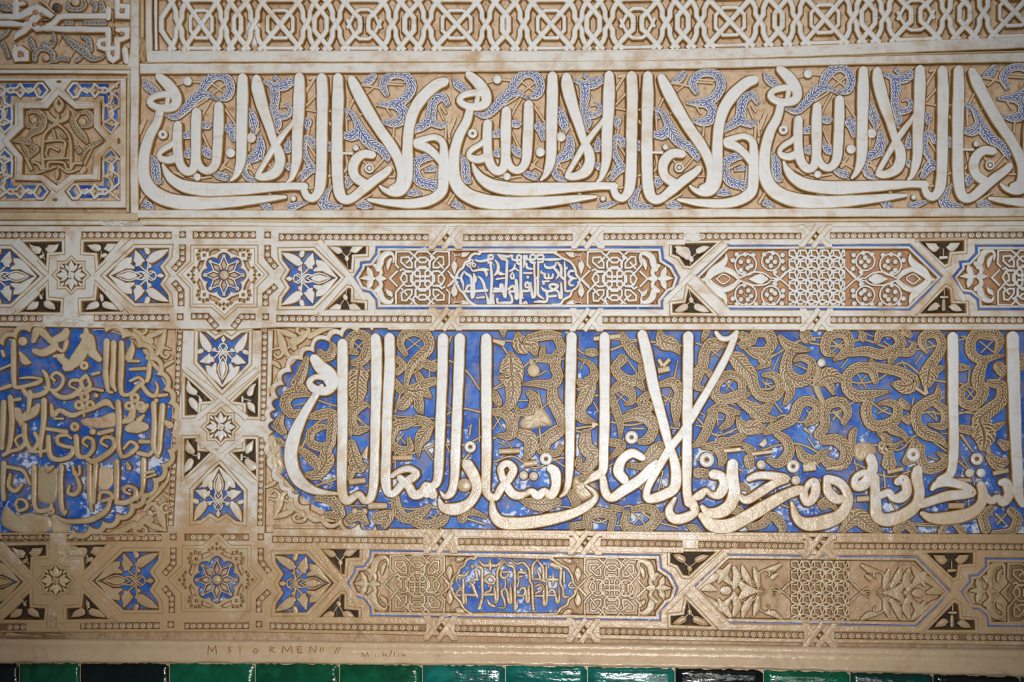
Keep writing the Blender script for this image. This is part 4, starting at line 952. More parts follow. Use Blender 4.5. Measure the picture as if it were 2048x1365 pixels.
    straps('637 625 698 553; 1456 624 1383 551; 1830 626 1895 551; 33 480 74 522; 33 622 76 583; 246 482 212 522; 246 620 212 583', 9.9)
    straps('870 487 650 486; 912 488 1150 487; 1200 486 1370 484; 1460 484 1605 484; 1660 483 1830 482; 870 626 640 626; 915 627 1150 627; 1200 627 1300 627; 1460 627 1605 627; 1660 627 1830 627', 9.75)
    straps('860 462 560 460; 920 462 1145 462; 1210 461 1600 459; 1665 459 2110 457', 9.8)
    return root
up_band = band(False); low_band = band(True)
# ================================================================ the great inscription
def scallop(cusps, bulge=0.42, n=6, closed=False):
    """lobed outline through cusp points; every lobe bulges to the left of the walk"""
    c = arr(cusps).reshape(-1, 2); out = []
    for a, b in zip(c[:-1], c[1:]):
        d = b - a; nn = np.array([d[1], -d[0]])
        L = np.hypot(*d); 
        for i in range(n):
            f = i / n; out.append(a + d * f + nn * bulge * (math.sin(math.pi * f) ** 0.75))
    out.append(c[-1]); return np.array(out)
A2, A3, A4, A5 = Fr(520, 640, 3.034), Fr(960, 640, 3.034), Fr(1300, 640, 3.034), Fr(1600, 640, 3.034)
great = thing('inscription_relief', 'great blue panel with tall cream letters and brown feathered scrolls, lobed at one end', 'carved panel', 1300, 1066)
x_, y_ = A2(*np.array(arr('782 1268 700 1252 600 1238 492 1200 385 1182 300 1122 238 1055 200 1010 150 960 118 895 96 820 84 745 80 680 84 610 96 545 112 475 148 395 192 318 262 248 330 200 425 138 500 108 590 84 680 70 778 62')).reshape(-1, 2).T)
edge = scallop(np.stack([x_, y_], 1), 0.46)
inner = np.concatenate([edge, [(1290, 660), (1600, 660.5), (2300, 660.5), (2300, 1071), (1900, 1068.5), (1400, 1064.5)]])
ctr = np.stack([x_, y_], 1)
dn = np.gradient(ctr, axis=0); dn /= np.hypot(dn[:, 0], dn[:, 1])[:, None]
outer_edge = scallop(ctr + np.stack([dn[:, 1], -dn[:, 0]], 1) * 16, 0.26); outer_edge[:, 1] = np.clip(outer_edge[:, 1], 650.5 + np.linspace(0, 0.4, len(outer_edge)), 1073.5)
outer = np.concatenate([outer_edge, [(1290, 653), (1600, 653), (2300, 653), (2300, 1079), (1900, 1077), (1400, 1073)]])
plate(great, 'scalloped_frame', outer, [inner], 'plaster_frame', 9.5, -0.3, slope=2.6)
plate(great, 'blue_ground', offset_loop(inner, 2.0) if area2(inner) > 0 else offset_loop(inner, 2.0), (), 'blue_worn', 0.8, -0.3, bev=0.2, side='blue_worn')
LT = {2: '''330 238 56 368 288 76 420 330 78 440 388 66 402 432 48 332 422 50 298 382 36 332 348 28 392 352 34 404 384 20; 372 405 28 322 480 40 262 580 54 212 690 70 186 800 76 196 900 76 240 980 68 312 1030 46 382 1048 28 465 1056 12;
 500 145 60 500 400 60 500 700 58 495 950 56 500 1060 54 528 1100 46 572 1074 34 602 1060 34 632 1098 40 672 1078 46 690 980 50 695 800 52 700 600 56 705 400 60 706 200 64 700 112 56;
 785 110 58 786 300 62 772 550 58 766 800 55 762 970 54 776 1046 46 812 1054 40 862 1000 44 932 955 44 950 930 36 902 905 36 842 920 32 802 948 22; 850 962 40 902 1012 46 932 1062 50 982 1050 50 1004 1004 40 1030 1030 60 1050 1065 50;
 1110 112 60 1105 350 58 1095 600 56 1086 850 54 1074 980 46 1030 1022 46 1012 1052 60; 1212 112 60 1206 300 58 1196 550 56 1186 800 56 1181 950 48 1162 1045 46 1122 1074 28 1098 1048 10;
 1258 880 66 1298 950 62 1316 1030 56 1272 1110 56 1192 1150 68 1112 1140 48 1088 1096 18''',
 3: '''38 112 60 38 400 60 40 700 56 38 900 54 36 1030 48 58 1082 30; 72 1100 24 84 1180 50 132 1230 66 250 1236 70 400 1216 66 550 1180 56 652 1130 46 702 1080 30 688 1042 24 645 1008 12;
 40 1055 36 92 1080 40 130 1020 44 180 960 44 202 905 44 165 872 40 126 902 40 142 970 40 190 1050 50 232 1068 46 276 1058 30 312 1042 38 350 1070 48 390 1042 40 430 1068 48 460 1010 54 456 930 62 430 902 50;
 556 104 60 551 300 60 546 500 58 546 750 52 540 950 42 522 1040 30 488 1074 10; 756 104 58 756 300 58 756 600 57 750 800 56 744 915 50 692 952 46 638 992 16;
 745 960 38 762 1050 50 802 1080 50 880 1030 58 972 970 60 1040 900 56 1064 866 30; 985 836 38 922 810 50 862 850 54 840 920 60 876 972 50;
 985 90 54 1012 200 64 1052 400 62 1092 550 58 1126 680 52 1146 760 46 1172 830 50 1190 930 58 1180 1020 60 1122 1060 60 1052 1085 54 1012 1080 40 1022 1010 40 1082 900 44 1152 780 46 1232 680 44 1322 530 46 1422 360 42 1502 210 40 1548 100 34;
 1264 100 60 1262 300 58 1258 600 56 1256 900 54 1256 1040 50 1270 1110 58''',
 4: '''525 78 26 482 112 28 432 112 30 402 78 18; 250 1100 58 272 1165 50 202 1206 54 142 1206 54 116 1156 44 152 1086 18; 384 938 54 432 950 50 452 1000 58 420 1060 56 372 1062 32 342 1036 30 302 1066 50 268 1082 30;
 502 876 62 500 950 70 512 1050 70 482 1130 70 420 1170 68 352 1170 50 318 1136 26; 540 1070 30 590 1094 46 682 1040 50 772 985 50 832 965 42 762 950 44 662 945 42 602 966 34; 312 1190 40 382 1248 74 482 1250 80 602 1190 76 722 1120 70 832 1060 60 920 1034 50 938 1082 48 962 1110 46 1002 1060 56 1002 984 44 962 1000 34 944 1040 20;
 1072 962 36 1082 1040 56 1130 1088 56 1170 1086 40; 1085 965 44 1152 990 50 1192 1040 50 1202 1110 60 1152 1190 70 1050 1230 80 950 1240 74 890 1200 48 862 1115 20''',
 5: '''430 842 58 442 900 60 400 990 66 342 1010 52 336 962 34 382 930 34 420 930 30; 455 960 54 460 1100 60 470 1190 70 530 1216 74 622 1190 70 702 1130 62 726 1050 60 710 960 64 716 912 54; 482 1070 40 542 1048 40 562 1080 40 612 1080 58 650 1040 58 632 970 56 592 985 40;
 740 1120 46 800 1100 50 900 1070 54 1002 1060 50 1052 1050 40 1002 1012 46 900 985 50 832 1000 42 802 1028 20; 928 105 60 931 300 62 931 500 58 935 700 56 930 850 56 912 936 50 850 976 42;
 742 1176 24 800 1205 54 900 1205 70 1022 1180 70 1092 1130 56 1112 1060 54 1098 1004 46; 1112 1060 40 1162 1100 44 1202 1080 38 1232 1110 48 1270 1060 54 1252 990 54 1220 990 36; 1292 105 72 1300 400 72 1310 700 66 1320 900 62 1326 1050 58 1350 1120 36'''}
FRM = {2: A2, 3: A3, 4: A4, 5: A5}
for k_, s_ in LT.items(): strokes(great, 'letter', s_, 'plaster_white', 11.5, fr=FRM[k_], slope=3.2, h0=0.5, wadd=2.8)
for k_, x, y, r, ho in ((2, 1275, 772, 36, 12), (3, 400, 845, 38, 12), (3, 920, 714, 40, 12), (4, 345, 850, 46, 14), (4, 870, 890, 40, 12), (5, 1075, 845, 38, 13), (5, 690, 818, 42, 12), (4, 1040, 262, 24, 0),
                        (3, 265, 945, 27, 0), (3, 325, 950, 27, 0), (4, 675, 880, 28, 0), (4, 886, 975, 29, 0), (5, 1030, 930, 27, 0), (5, 1100, 930, 28, 0), (2, 573, 1163, 20, 0), (2, 632, 1163, 20, 0), (2, 1240, 1005, 42, 0)):
    disc(great, 'ring_dot' if ho else 'dot', x, y, r, 'plaster_white' if k_ > 2 or ho else 'plaster_beige', 10, 0.5, fr=FRM[k_], hole=ho)
BR = {2: '805 840 30 925 836 34; 540 985 36 640 975 34; 655 1130 40 770 1130 34; 630 840 50 650 770 10; 1350 920 40 1400 920 40', 3: '115 800 34 240 795 30; 265 878 38 345 868 34; 680 640 50 715 632 10; 1080 310 34 1150 296 34; 1085 240 26 1108 280 24; 1110 282 24 1150 240 26; 690 115 26 850 98 30; 80 125 20 150 145 40',
      4: '450 796 26 550 786 28; 618 815 26 740 800 26; 930 900 50 1005 890 50; 960 875 30 1010 870 20; 680 740 60 700 760 40', 5: '345 1090 34 420 1085 34; 160 905 20 265 890 24; 530 925 30 625 905 26; 955 970 20 1035 975 24; 900 1130 34 995 1130 34; 1170 935 24 1265 915 30; 760 400 20 770 450 30; 700 410 20 765 455 16'}
for k_, s_ in BR.items(): strokes(great, 'letter_bar', s_, 'plaster_beige', 9, fr=FRM[k_], smooth=False, cap='n', h0=0.5)
LF = {2: '''565 262 36 622 242 60 652 182 60 650 112 50 592 88 54 546 120 50 546 180 46 590 202 20; 604 285 30 600 320 112 592 380 108 590 436 112 590 462 84; 358 182 16 382 216 50 422 218 54 442 172 44 430 140 16;
 284 228 24 262 300 50 242 350 58 222 392 66 262 430 50; 300 455 20 240 440 56 182 450 66 150 510 62 190 568 50 256 558 30; 130 585 30 112 640 60 142 684 34; 110 740 46 150 760 20; 288 592 16 360 578 56 430 570 60 442 620 60 432 700 54 422 760 50 362 772 50 304 742 50 312 682 46 362 652 36 402 650 20;
 236 782 30 300 832 58 342 880 56 350 920 20; 285 940 30 342 940 60 400 862 92 402 800 64 430 742 20; 650 512 24 582 540 58 552 600 58 580 668 56 640 662 30; 540 520 60 570 560 40; 552 752 50 572 840 78 604 902 58 640 880 20; 562 900 56 540 962 30;
 884 210 26 852 150 40 872 92 50 940 70 52 1010 100 60 1022 170 62 962 230 58 912 290 46 882 402 22; 958 292 26 990 264 46 1052 286 56; 956 330 30 990 384 52 1056 372 46; 832 238 34 868 278 36 832 320 34; 814 362 20 850 420 46 875 440 14;
 882 418 40 932 434 94 982 428 76 1036 470 16; 905 470 60 862 518 60 826 532 12; 985 570 10 966 530 54 962 480 50; 942 618 24 882 630 58 822 650 58 798 742 36 850 792 52 910 780 38 902 722 24; 938 586 20 1000 620 58 1056 640 16; 1045 640 20 992 700 84 962 762 46 960 836 8;
 340 1085 30 420 1088 56 462 1130 60 482 1182 54 400 1182 30; 536 1215 40 600 1188 60 646 1238 26; 712 1205 70 780 1190 60 752 1252 40; 820 1076 40 832 1150 60 882 1204 62 962 1184 58 1030 1130 24; 936 1226 50 1012 1246 60 1100 1222 58 1142 1186 20; 1226 1210 54 1240 1170 50 1300 1170 36 1370 1200 16; 540 640 30 545 700 20''',
 3: '''140 62 40 142 100 12; 1090 76 30 1112 130 86 1172 152 70 1212 206 10; 226 86 30 252 142 112 312 156 88 336 208 24; 296 112 46 400 92 56 482 96 36; 470 110 46 492 180 50 440 232 46 382 222 38 384 164 22; 470 206 50 456 280 60 472 340 60 440 390 58 340 386 36 256 392 8;
 184 210 40 188 250 110 190 306 142 180 352 130 120 352 24; 194 352 84 202 430 90 182 510 58 150 536 30; 296 440 34 330 482 56 312 552 58 242 562 36 212 522 16; 84 450 44 110 500 44 108 530 8; 80 558 36 150 568 58 192 622 66 182 700 56 106 702 16; 210 600 56 236 550 20;
 440 402 46 442 482 66 482 562 76 492 626 46; 238 690 56 302 722 80 302 792 66 268 858 14; 396 752 66 372 792 46 460 812 36 492 772 30; 420 722 66 482 680 56 516 650 14; 596 230 8 672 270 30 692 340 50 642 392 78 596 372 30; 674 402 64 642 472 86 612 540 58 622 592 66 696 622 14; 646 196 30 690 200 50 714 212 10;
 642 690 56 642 770 80 690 832 80 642 902 58 602 882 46 600 842 30; 616 966 40 690 942 54; 858 84 30 890 140 56 932 202 58 976 252 24; 866 236 56 822 290 48 852 342 60 922 372 62 982 332 48 974 280 26; 960 376 56 994 426 14; 796 442 30 852 400 58 912 432 48 922 492 36 882 514 16; 800 472 44 832 562 46 852 640 36 850 726 8;
 1016 456 40 982 500 56 1022 532 56 952 552 36 884 562 8; 876 600 40 952 580 66 1022 602 78 1052 662 58 1022 722 58 966 742 26; 796 742 44 862 760 46 832 802 36 786 846 8; 1004 866 50 1060 802 86 1094 760 46; 896 884 20 984 892 40; 1094 392 30 1172 380 58 1212 442 60 1192 530 66 1190 646 14;
 236 1090 10 302 1112 56 382 1122 80 476 1106 46; 548 1050 40 582 1112 56; 556 1254 40 652 1240 40; 660 1262 40 652 1200 56 722 1170 58 802 1200 46 792 1270 36; 890 1172 40 882 1250 56 962 1280 50 1050 1240 56 1062 1170 56 1002 1142 46 926 1150 30; 1084 1204 50 1136 1176 16; 800 1140 40 860 1150 30; 990 1010 50 1000 1030 30''',
 4: '''436 152 40 372 140 58 332 200 60 322 270 60 292 330 60 282 400 46 336 424 20; 350 308 30 380 350 30; 560 432 40 552 362 48 482 332 50 412 372 58 392 440 58 440 482 58 540 462 66 606 450 16; 472 205 20 530 240 98 572 290 92 612 332 72 632 402 60 672 460 60 760 462 60 792 402 50 760 342 46 686 332 20; 560 95 50 590 100 30;
 562 150 50 622 130 40; 620 132 46 642 80 50 712 80 60 742 140 60 702 192 60 640 190 46 596 170 16; 682 232 60 712 262 46 646 296 10; 786 96 20 832 150 56 900 172 46 976 184 8; 852 192 56 832 242 60 832 322 78 900 372 72 972 342 58 982 262 50 922 228 36 876 250 14; 830 380 60 852 440 56 816 516 16;
 316 128 10 330 100 30 345 70 40; 402 530 30 372 602 58 342 682 56 302 742 46 254 772 8; 362 560 34 422 530 48 482 562 48 480 622 46 426 662 20; 492 556 46 546 566 20; 556 496 50 622 540 70 682 592 58 766 602 16; 624 572 46 702 540 58 742 496 20; 526 590 10 572 652 80 642 652 80 706 672 16; 566 700 46 496 732 46;
 696 682 36 792 640 58 872 592 60 902 522 58 952 492 58 1012 522 48 1010 600 38 946 636 20; 316 770 20 402 770 58 440 832 58 428 884 26; 436 742 56 546 742 40; 770 690 40 832 740 58 842 812 60 780 872 50 716 850 26; 600 845 60 606 884 50; 560 750 20 610 790 50; 930 90 40 950 120 50; 896 770 26 932 832 58 1002 852 56 1044 800 26;
 1022 702 56 1062 640 58 1060 560 58 1092 510 58 1162 502 58 1202 562 46 1176 624 30; 1050 732 46 1132 730 70 1192 790 70 1172 872 66 1090 882 46 1052 832 36 1084 792 14; 290 930 60 340 930 40 330 960 20; 490 1150 50 540 1160 56 560 1200 30; 600 1260 30 680 1240 50 740 1190 50 800 1250 50 800 1290 30; 560 1010 40 600 1030 20; 1050 1130 50 1090 1110 50;
 230 1250 20 270 1270 50 310 1290 20; 880 960 20''',
 5: '''204 246 8 262 210 46 302 162 50 282 92 58 212 80 60 162 120 58 160 190 50 212 212 20; 300 202 36 402 190 56 502 210 60 606 160 46; 468 132 30 490 80 50 572 80 50 612 140 58 572 202 58 548 258 30; 606 202 36 672 190 50 694 140 20; 640 70 50 670 95 30; 375 75 20 380 105 44 385 130 14; 45 75 30 50 115 54 50 135 16;
 96 392 10 150 350 96 200 342 92 250 364 26; 174 382 56 206 446 20; 460 372 36 432 302 58 352 290 60 290 340 58 290 420 60 352 462 70 442 450 46 546 434 8; 432 236 10 450 280 46 540 300 50 622 322 58 692 372 66 642 402 96 562 388 16; 430 472 46 402 550 60 432 632 60 512 642 68 582 602 58 592 530 48 540 502 36 472 512 10;
 560 662 58 632 702 36 650 748 6; 474 684 12 522 722 50 526 772 96 566 772 36 626 736 8; 540 826 56 542 872 84; 774 196 20 742 140 48 762 92 48 830 88 50 862 150 50 832 222 58 792 272 60 782 332 112 772 386 60; 832 300 56 876 288 12; 842 396 8 832 470 56 772 502 60 712 552 60 712 632 60 762 690 68 842 720 46 896 774 10;
 832 512 44 882 562 48 870 642 46 786 636 14; 700 740 40 692 812 92 640 862 40; 742 762 30 732 832 56 772 902 58 850 890 56 882 842 40 836 806 12; 1190 204 20 1212 130 50 1172 80 58 1090 80 60 1042 120 60 1042 200 58 1100 242 46 1182 226 26 1246 214 6; 1120 250 46 1092 312 68 1082 382 70 1112 440 70 1062 512 58 990 502 48 982 430 36 1022 392 20;
 1150 382 40 1222 402 58 1222 490 70 1152 550 78 1092 602 82 1112 670 140 1120 720 130 1112 776 50; 1190 652 40 1246 622 10; 976 288 46 1032 290 16; 980 660 46 1034 672 50; 1204 280 60 1230 310 70; 1215 740 30 1250 765 60; 1150 832 46 1202 872 78 1250 860 40; 1130 1272 56 1112 1190 56 1162 1146 40; 1280 1160 50 1322 1212 56 1280 1290 50 1180 1300 40;
 130 1120 46 172 1100 46 216 1146 20; 260 1275 40 342 1196 96 420 1250 76 494 1286 20; 590 1275 50 640 1240 50 696 1286 40; 860 1290 40 880 1250 30; 930 1230 20 990 1290 40; 640 600 40 660 620 30; 340 660 20 320 700 46 320 760 30; 1340 230 60 1345 290 40; 610 480 20 640 520 40 670 540 10; 130 250 40 150 270 20'''}
for k_, s_ in LF.items(): strokes(great, 'leaf', s_, 'feather_brown', 8, fr=FRM[k_], serr=0.05, h0=0.4, wadd=1.6, slope=2.2, dome=0.9)
SV = {2: '560 130 10 630 190 10; 630 130 10 565 195 10; 890 110 9 985 180 9; 985 110 9 890 185 9; 820 900 9 820 780 9; 790 580 9 900 590 9 1060 600 9; 560 560 9 700 700 9; 600 470 10 670 540 10 760 660 9; 570 590 9 660 650 9; 330 480 9 450 520 12 540 520 9; 350 960 10 440 1010 10; 340 1010 9 440 960 9; 1020 400 9 1030 300 9; 1130 180 14 1160 100 12; 1120 500 9 1180 560 9; 1110 640 9 1190 640 9; 1130 760 9 1160 820 9; 700 1010 9 640 1010 9; 1000 780 14 1050 850 9; 1230 860 18 1280 800 12; 1270 700 12 1280 640 12; 1020 1180 9 1100 1230 9; 1100 1150 9 1030 1230 9; 880 1230 9 1050 1240 9; 300 500 9 210 520 9; 480 1130 9 640 1130 9; 1330 600 9 1330 740 9; 870 690 9 820 760 9; 830 690 9 880 750 9',
      3: '80 120 10 200 130 12; 130 150 16 170 210 12; 340 250 10 420 260 10; 360 230 10 290 330 8; 400 310 10 350 340 8; 520 230 9 480 250 9; 90 420 9 150 400 9; 230 490 9 290 490 9; 90 580 9 140 670 9; 130 580 9 80 660 9; 350 420 9 380 560 12; 350 560 12 420 500 10; 110 740 9 150 760 9; 150 720 9 200 790 9; 360 660 12 370 740 12; 440 840 9 510 890 9; 610 300 10 640 240 10; 600 420 9 640 400 9; 690 500 9 720 560 9; 570 660 14 720 640 10; 790 120 9 960 120 9; 900 250 9 950 320 9; 820 440 9 890 500 9; 890 430 9 830 500 9; 900 560 9 870 600 9; 1000 500 9 1060 400 9; 1070 650 10 1220 660 10; 920 660 10 990 660 12; 1100 450 9 1160 500 9; 1160 430 9 1120 520 9; 1060 150 9 1200 200 9; 1200 250 9 1180 350 12; 800 560 9 720 600 9; 1110 920 10 1080 1050 10; 1210 850 9 1220 830 9; 440 1130 9 560 1140 9; 600 1000 9 500 1080 9; 690 1190 9 760 1240 9; 930 1170 9 1000 1240 9; 1000 1170 9 930 1240 9; 800 1250 9 890 1250 9; 780 1110 9 860 1090 9; 760 900 9 830 860 9; 310 250 30 340 330 30',
      4: '370 180 9 420 220 9; 420 180 9 370 220 9; 450 370 9 510 430 9; 500 370 9 460 430 9; 680 370 9 740 410 9; 710 360 9 700 420 9; 690 390 9 740 385 9; 640 500 9 680 530 9; 740 480 12 800 560 12; 380 600 9 440 605 9; 410 570 9 412 640 9; 430 700 9 500 680 9; 740 320 9 780 230 9; 780 200 9 720 240 9; 880 270 9 950 300 9; 950 550 9 1000 610 9; 990 540 9 950 600 9; 1020 290 40 1010 400 40 1050 500 30; 1110 130 9 1170 190 9; 1170 130 9 1110 190 9; 1000 120 16 960 120 16; 1110 550 9 1160 600 9; 1150 550 9 1110 610 9; 740 770 9 790 760 9; 500 880 9 560 920 9; 940 660 20 970 690 10; 960 720 9 1000 780 9; 760 1030 9 770 1090 9; 270 540 9 330 580 9; 280 640 9 330 650 9; 640 780 9 640 840 9; 80 1000 9 90 1060 9; 1000 870 9 1030 900 9; 400 690 9 420 740 9; 470 500 9 520 520 9',
      5: '200 130 9 260 190 9; 260 130 9 200 190 9; 510 130 9 560 170 9; 340 60 9 440 100 9; 660 130 9 740 160 9; 250 290 9 290 240 9; 350 330 9 400 410 9; 400 340 9 350 400 9; 470 570 9 530 540 14; 620 250 9 640 290 9; 200 560 9 250 610 9; 250 560 9 200 600 9; 690 470 9 680 520 9; 780 130 9 820 160 9; 700 270 9 740 210 9; 770 560 9 830 610 9; 810 550 9 830 600 9; 640 720 9 760 690 9; 860 690 9 920 690 9; 1090 130 9 1180 200 9; 1170 130 9 1100 200 9; 1010 420 9 1060 480 9; 1060 420 9 1010 480 9; 1030 290 9 1020 400 9; 960 560 9 1080 570 9; 980 100 9 1030 110 9; 980 700 20 1050 800 12; 980 830 9 1050 940 9; 1130 740 30 1160 850 30; 1050 950 9 1060 1000 9; 1190 1180 20 1250 1240 12; 1250 1180 12 1200 1240 12; 510 920 12 520 1040 12; 560 1110 9 600 1180 9; 650 1230 9 800 1240 9 960 1250 9; 330 850 9 350 920 9; 780 830 9 830 850 9; 1020 1100 9 1030 1150 9; 1240 380 9 1260 390 9; 860 130 9 900 120 9; 650 570 9 700 600 9; 1250 120 9 1230 130 9'}
VN = {2: '240 800 12 330 640 12 480 560 12 640 520 12 760 560 12 900 640 12 1060 620 12 1200 540 12 1340 560 12; 330 1010 12 480 960 12 600 900 12 760 880 12 900 820 12 1080 760 12 1230 760 12 1360 700 12; 820 560 12 870 400 12 960 300 12 1100 240 12 1240 300 12 1330 420 12; 480 300 12 620 330 12 740 240 12 850 230 12; 780 1110 12 900 1150 12 1060 1140 12 1200 1190 12 1360 1240 12',
      3: '80 420 12 220 330 12 330 240 12 460 290 12 560 400 12 700 460 12 830 430 12 1000 520 12 1150 480 12 1280 420 12; 80 720 12 200 680 12 330 720 12 480 640 12 620 680 12 760 620 12 900 640 12 1050 620 12 1180 660 12; 560 150 12 650 210 12 800 180 12 940 130 12 1100 140 12 1250 160 12; 90 860 12 200 830 12 330 900 12 480 840 12 600 860 12; 560 1120 12 720 1230 12 900 1130 12 1060 1220 12 1200 1260 12; 1040 1000 10 1120 850 10',
      4: '280 140 12 400 180 12 520 140 12 640 230 12 760 210 12 900 130 12 1060 110 12 1200 190 12; 290 600 12 400 700 12 540 660 12 660 690 12 800 580 12 930 620 12 1060 500 12 1190 480 12; 420 300 12 560 380 12 720 420 12 860 320 12 1000 400 12 1150 370 12; 290 850 12 450 780 12 640 800 12 780 760 12 930 760 12 1100 860 12; 560 1000 12 640 1080 12 760 1110 12 900 1160 12',
      5: '60 140 12 220 160 12 380 120 12 540 170 12 700 180 12 860 150 12 1040 110 12 1230 130 12; 60 560 12 220 560 12 380 480 12 520 560 12 660 590 12 780 560 12 900 580 12 1010 560 12 1180 520 12; 200 300 12 330 380 12 480 360 12 620 260 12 760 350 12 900 380 12; 100 800 12 260 860 12 420 760 12 600 790 12 720 700 12 880 790 12 1010 900 12; 960 380 12 1100 420 12 1250 330 12; 330 870 12 520 950 12 640 930 12 780 870 12; 640 1240 12 800 1250 12 960 1240 12 1130 1180 12'}
for k_, s_ in VN.items(): strokes(great, 'vine', s_, 'stem_brown', 4.2, fr=FRM[k_], slope=1.6, h0=0.4)
for k_, s_ in SV.items(): strokes(great, 'stem', s_, 'stem_brown', 5.5, fr=FRM[k_], slope=1.6, h0=0.4)
def flower_disc(x, y, r, fr):
    disc(great, 'rosette', x, y, r, 'plaster_beige', 9, 0.4, fr=fr)
flower_disc(325, 308, 38, A3)
# broken patches where the relief has flaked off to bare plaster
def lump(parent, pts, h, mat='plaster_beige', name='plaster_patch', fr=ID, seed=1):
    rr = random.Random(seed); lp = loop(pts, fr, smooth=True, step=5); c = lp.mean(0); rings = [(1.0, 0.0), (0.94, 0.55), (0.84, 0.82), (0.66, 0.95), (0.45, 0.9), (0.2, 0.95)]
    n = len(lp); V = []; F = []
    for f, hh in rings:
        q = c + (lp - c) * f; v = P(q[:, 0], q[:, 1], h); v[:, 1] = -np.array([h * hh * rr.uniform(0.7, 1.1) if f < 1 else 0 for _ in range(n)]) * M; V.append(v)
    for k in range(len(rings) - 1):
        for i in range(n):
            j = (i + 1) % n; F.append((k * n + j, k * n + i, (k + 1) * n + i, (k + 1) * n + j))
    F.append(tuple((len(rings) - 1) * n + i for i in range(n - 1, -1, -1)))
    V = np.concatenate(V) - (rootloc(parent) if parent else 0)
    return link(name, V, F, [mat], None, parent, sharp=50)
lump(great, '240 620 290 560 370 530 420 580 440 640 370 650 300 665 250 655', 9, fr=A3, seed=2)
lump(great, '330 760 380 740 440 750 470 800 440 830 370 860 330 830', 9, fr=A5, seed=3)
lump(great, '40 690 110 730 130 830 140 900 110 960 60 930 30 820', 11, fr=A2, seed=4)
lump(great, '560 970 640 930 700 990 700 1060 620 1100 570 1050', 6, fr=A3, seed=5)
# ---------------------------------------------------------------- spandrels with a leaf and scrolls
def spandrel(label, frm, pts, flip=None, thing_xy=(0, 0), mat='plaster_beige'):
    """corner between the lobed frame and the square border: tan ground, heart leaf with curling tendrils"""
    fr = frm; t = plate(thing_xy, 'corner_spandrel', loop(pts, fr), (), 'plaster_ochre', 1.2, -0.3, bev=0.2, side='plaster_ochre')
    S = lambda nm, s, h, **k: strokes(t, nm, s, mat, h, fr=fr, h0=0.5, slope=1.6, **k)
    S('leaf', '105 60 12 130 130 50 150 190 40 190 230 20; 280 80 40 240 120 46 200 130 50; 105 60 14 160 80 40 210 100 30; 230 190 30 200 220 30 160 232 12; 190 160 26 230 140 20', 7)
    S('scroll', '300 100 14 290 50 26 240 40 26 222 65 22 245 85 18 262 70 14; 75 180 12 120 170 24 135 205 22 105 230 20 85 210 16; 300 100 40 380 60 36 470 40 12; 60 250 20 100 270 30 120 290 14; 85 420 8 100 360 24 160 290 30 220 230 20; 170 170 16 200 150 16', 7.5)
    disc(t, 'bud', 205, 168, 20, mat, 8, 0.5, fr=fr)
    return t
spandrel('upper corner spandrel with heart leaf and scrolls, at the lobed end of the great inscription', A2, '40 35 640 25 500 60 430 90 340 140 260 210 190 280 130 360 90 440 60 560 40 560', thing_xy=great)
spandrel('lower corner spandrel with heart leaf and scrolls, at the lobed end of the great inscription', Fr(513, 640, 3.034, my=632), '30 20 640 10 500 60 430 90 340 140 260 200 190 270 130 350 90 430 60 560 30 560', thing_xy=great)
# ================================================================ round medallion of many lines of writing
A6 = Fr(0, 640, 3.034)
med = thing('inscription_medallion', 'lobed blue medallion filled with lines of cream script, crumbled at its foot', 'medallion', 170, 1075)
cu = '-260 400 -100 220 20 160 100 120 180 78 265 58 355 50 450 50 545 54 640 78 740 118 832 172 898 245 945 335 985 430 1015 510 1034 590 1032 685 1010 790 970 875 920 960 850 1050 785 1110 700 1175 620 1220 540 1250 440 1272 340 1290 240 1300 120 1302 0 1298 -120 1302 -240 1290'
x_, y_ = A6(*arr(cu).reshape(-1, 2).T); cc = np.stack([x_, y_], 1)
ein = scallop(cc, 0.42)
dn = np.gradient(cc, axis=0); dn /= np.hypot(dn[:, 0], dn[:, 1])[:, None]
eout = scallop(cc + np.stack([dn[:, 1], -dn[:, 0]], 1) * 17, 0.2); eout[:, 1] = np.clip(eout[:, 1], 645.5 + np.linspace(0, 0.4, len(eout)), 1079)
def closed(e): return np.concatenate([e, [(-140, 1000), (-140, 800)]])
def closed2(e): return np.concatenate([e, [(-170, 1040), (-170, 760)]])
plate(med, 'scalloped_frame', closed2(eout), [closed(ein)], 'plaster_beige', 9.5, -0.3, slope=2.6)
plate(med, 'blue_ground', offset_loop(closed(ein), 2), (), 'blue_worn', 0.8, -0.3, bev=0.2, side='blue_worn')
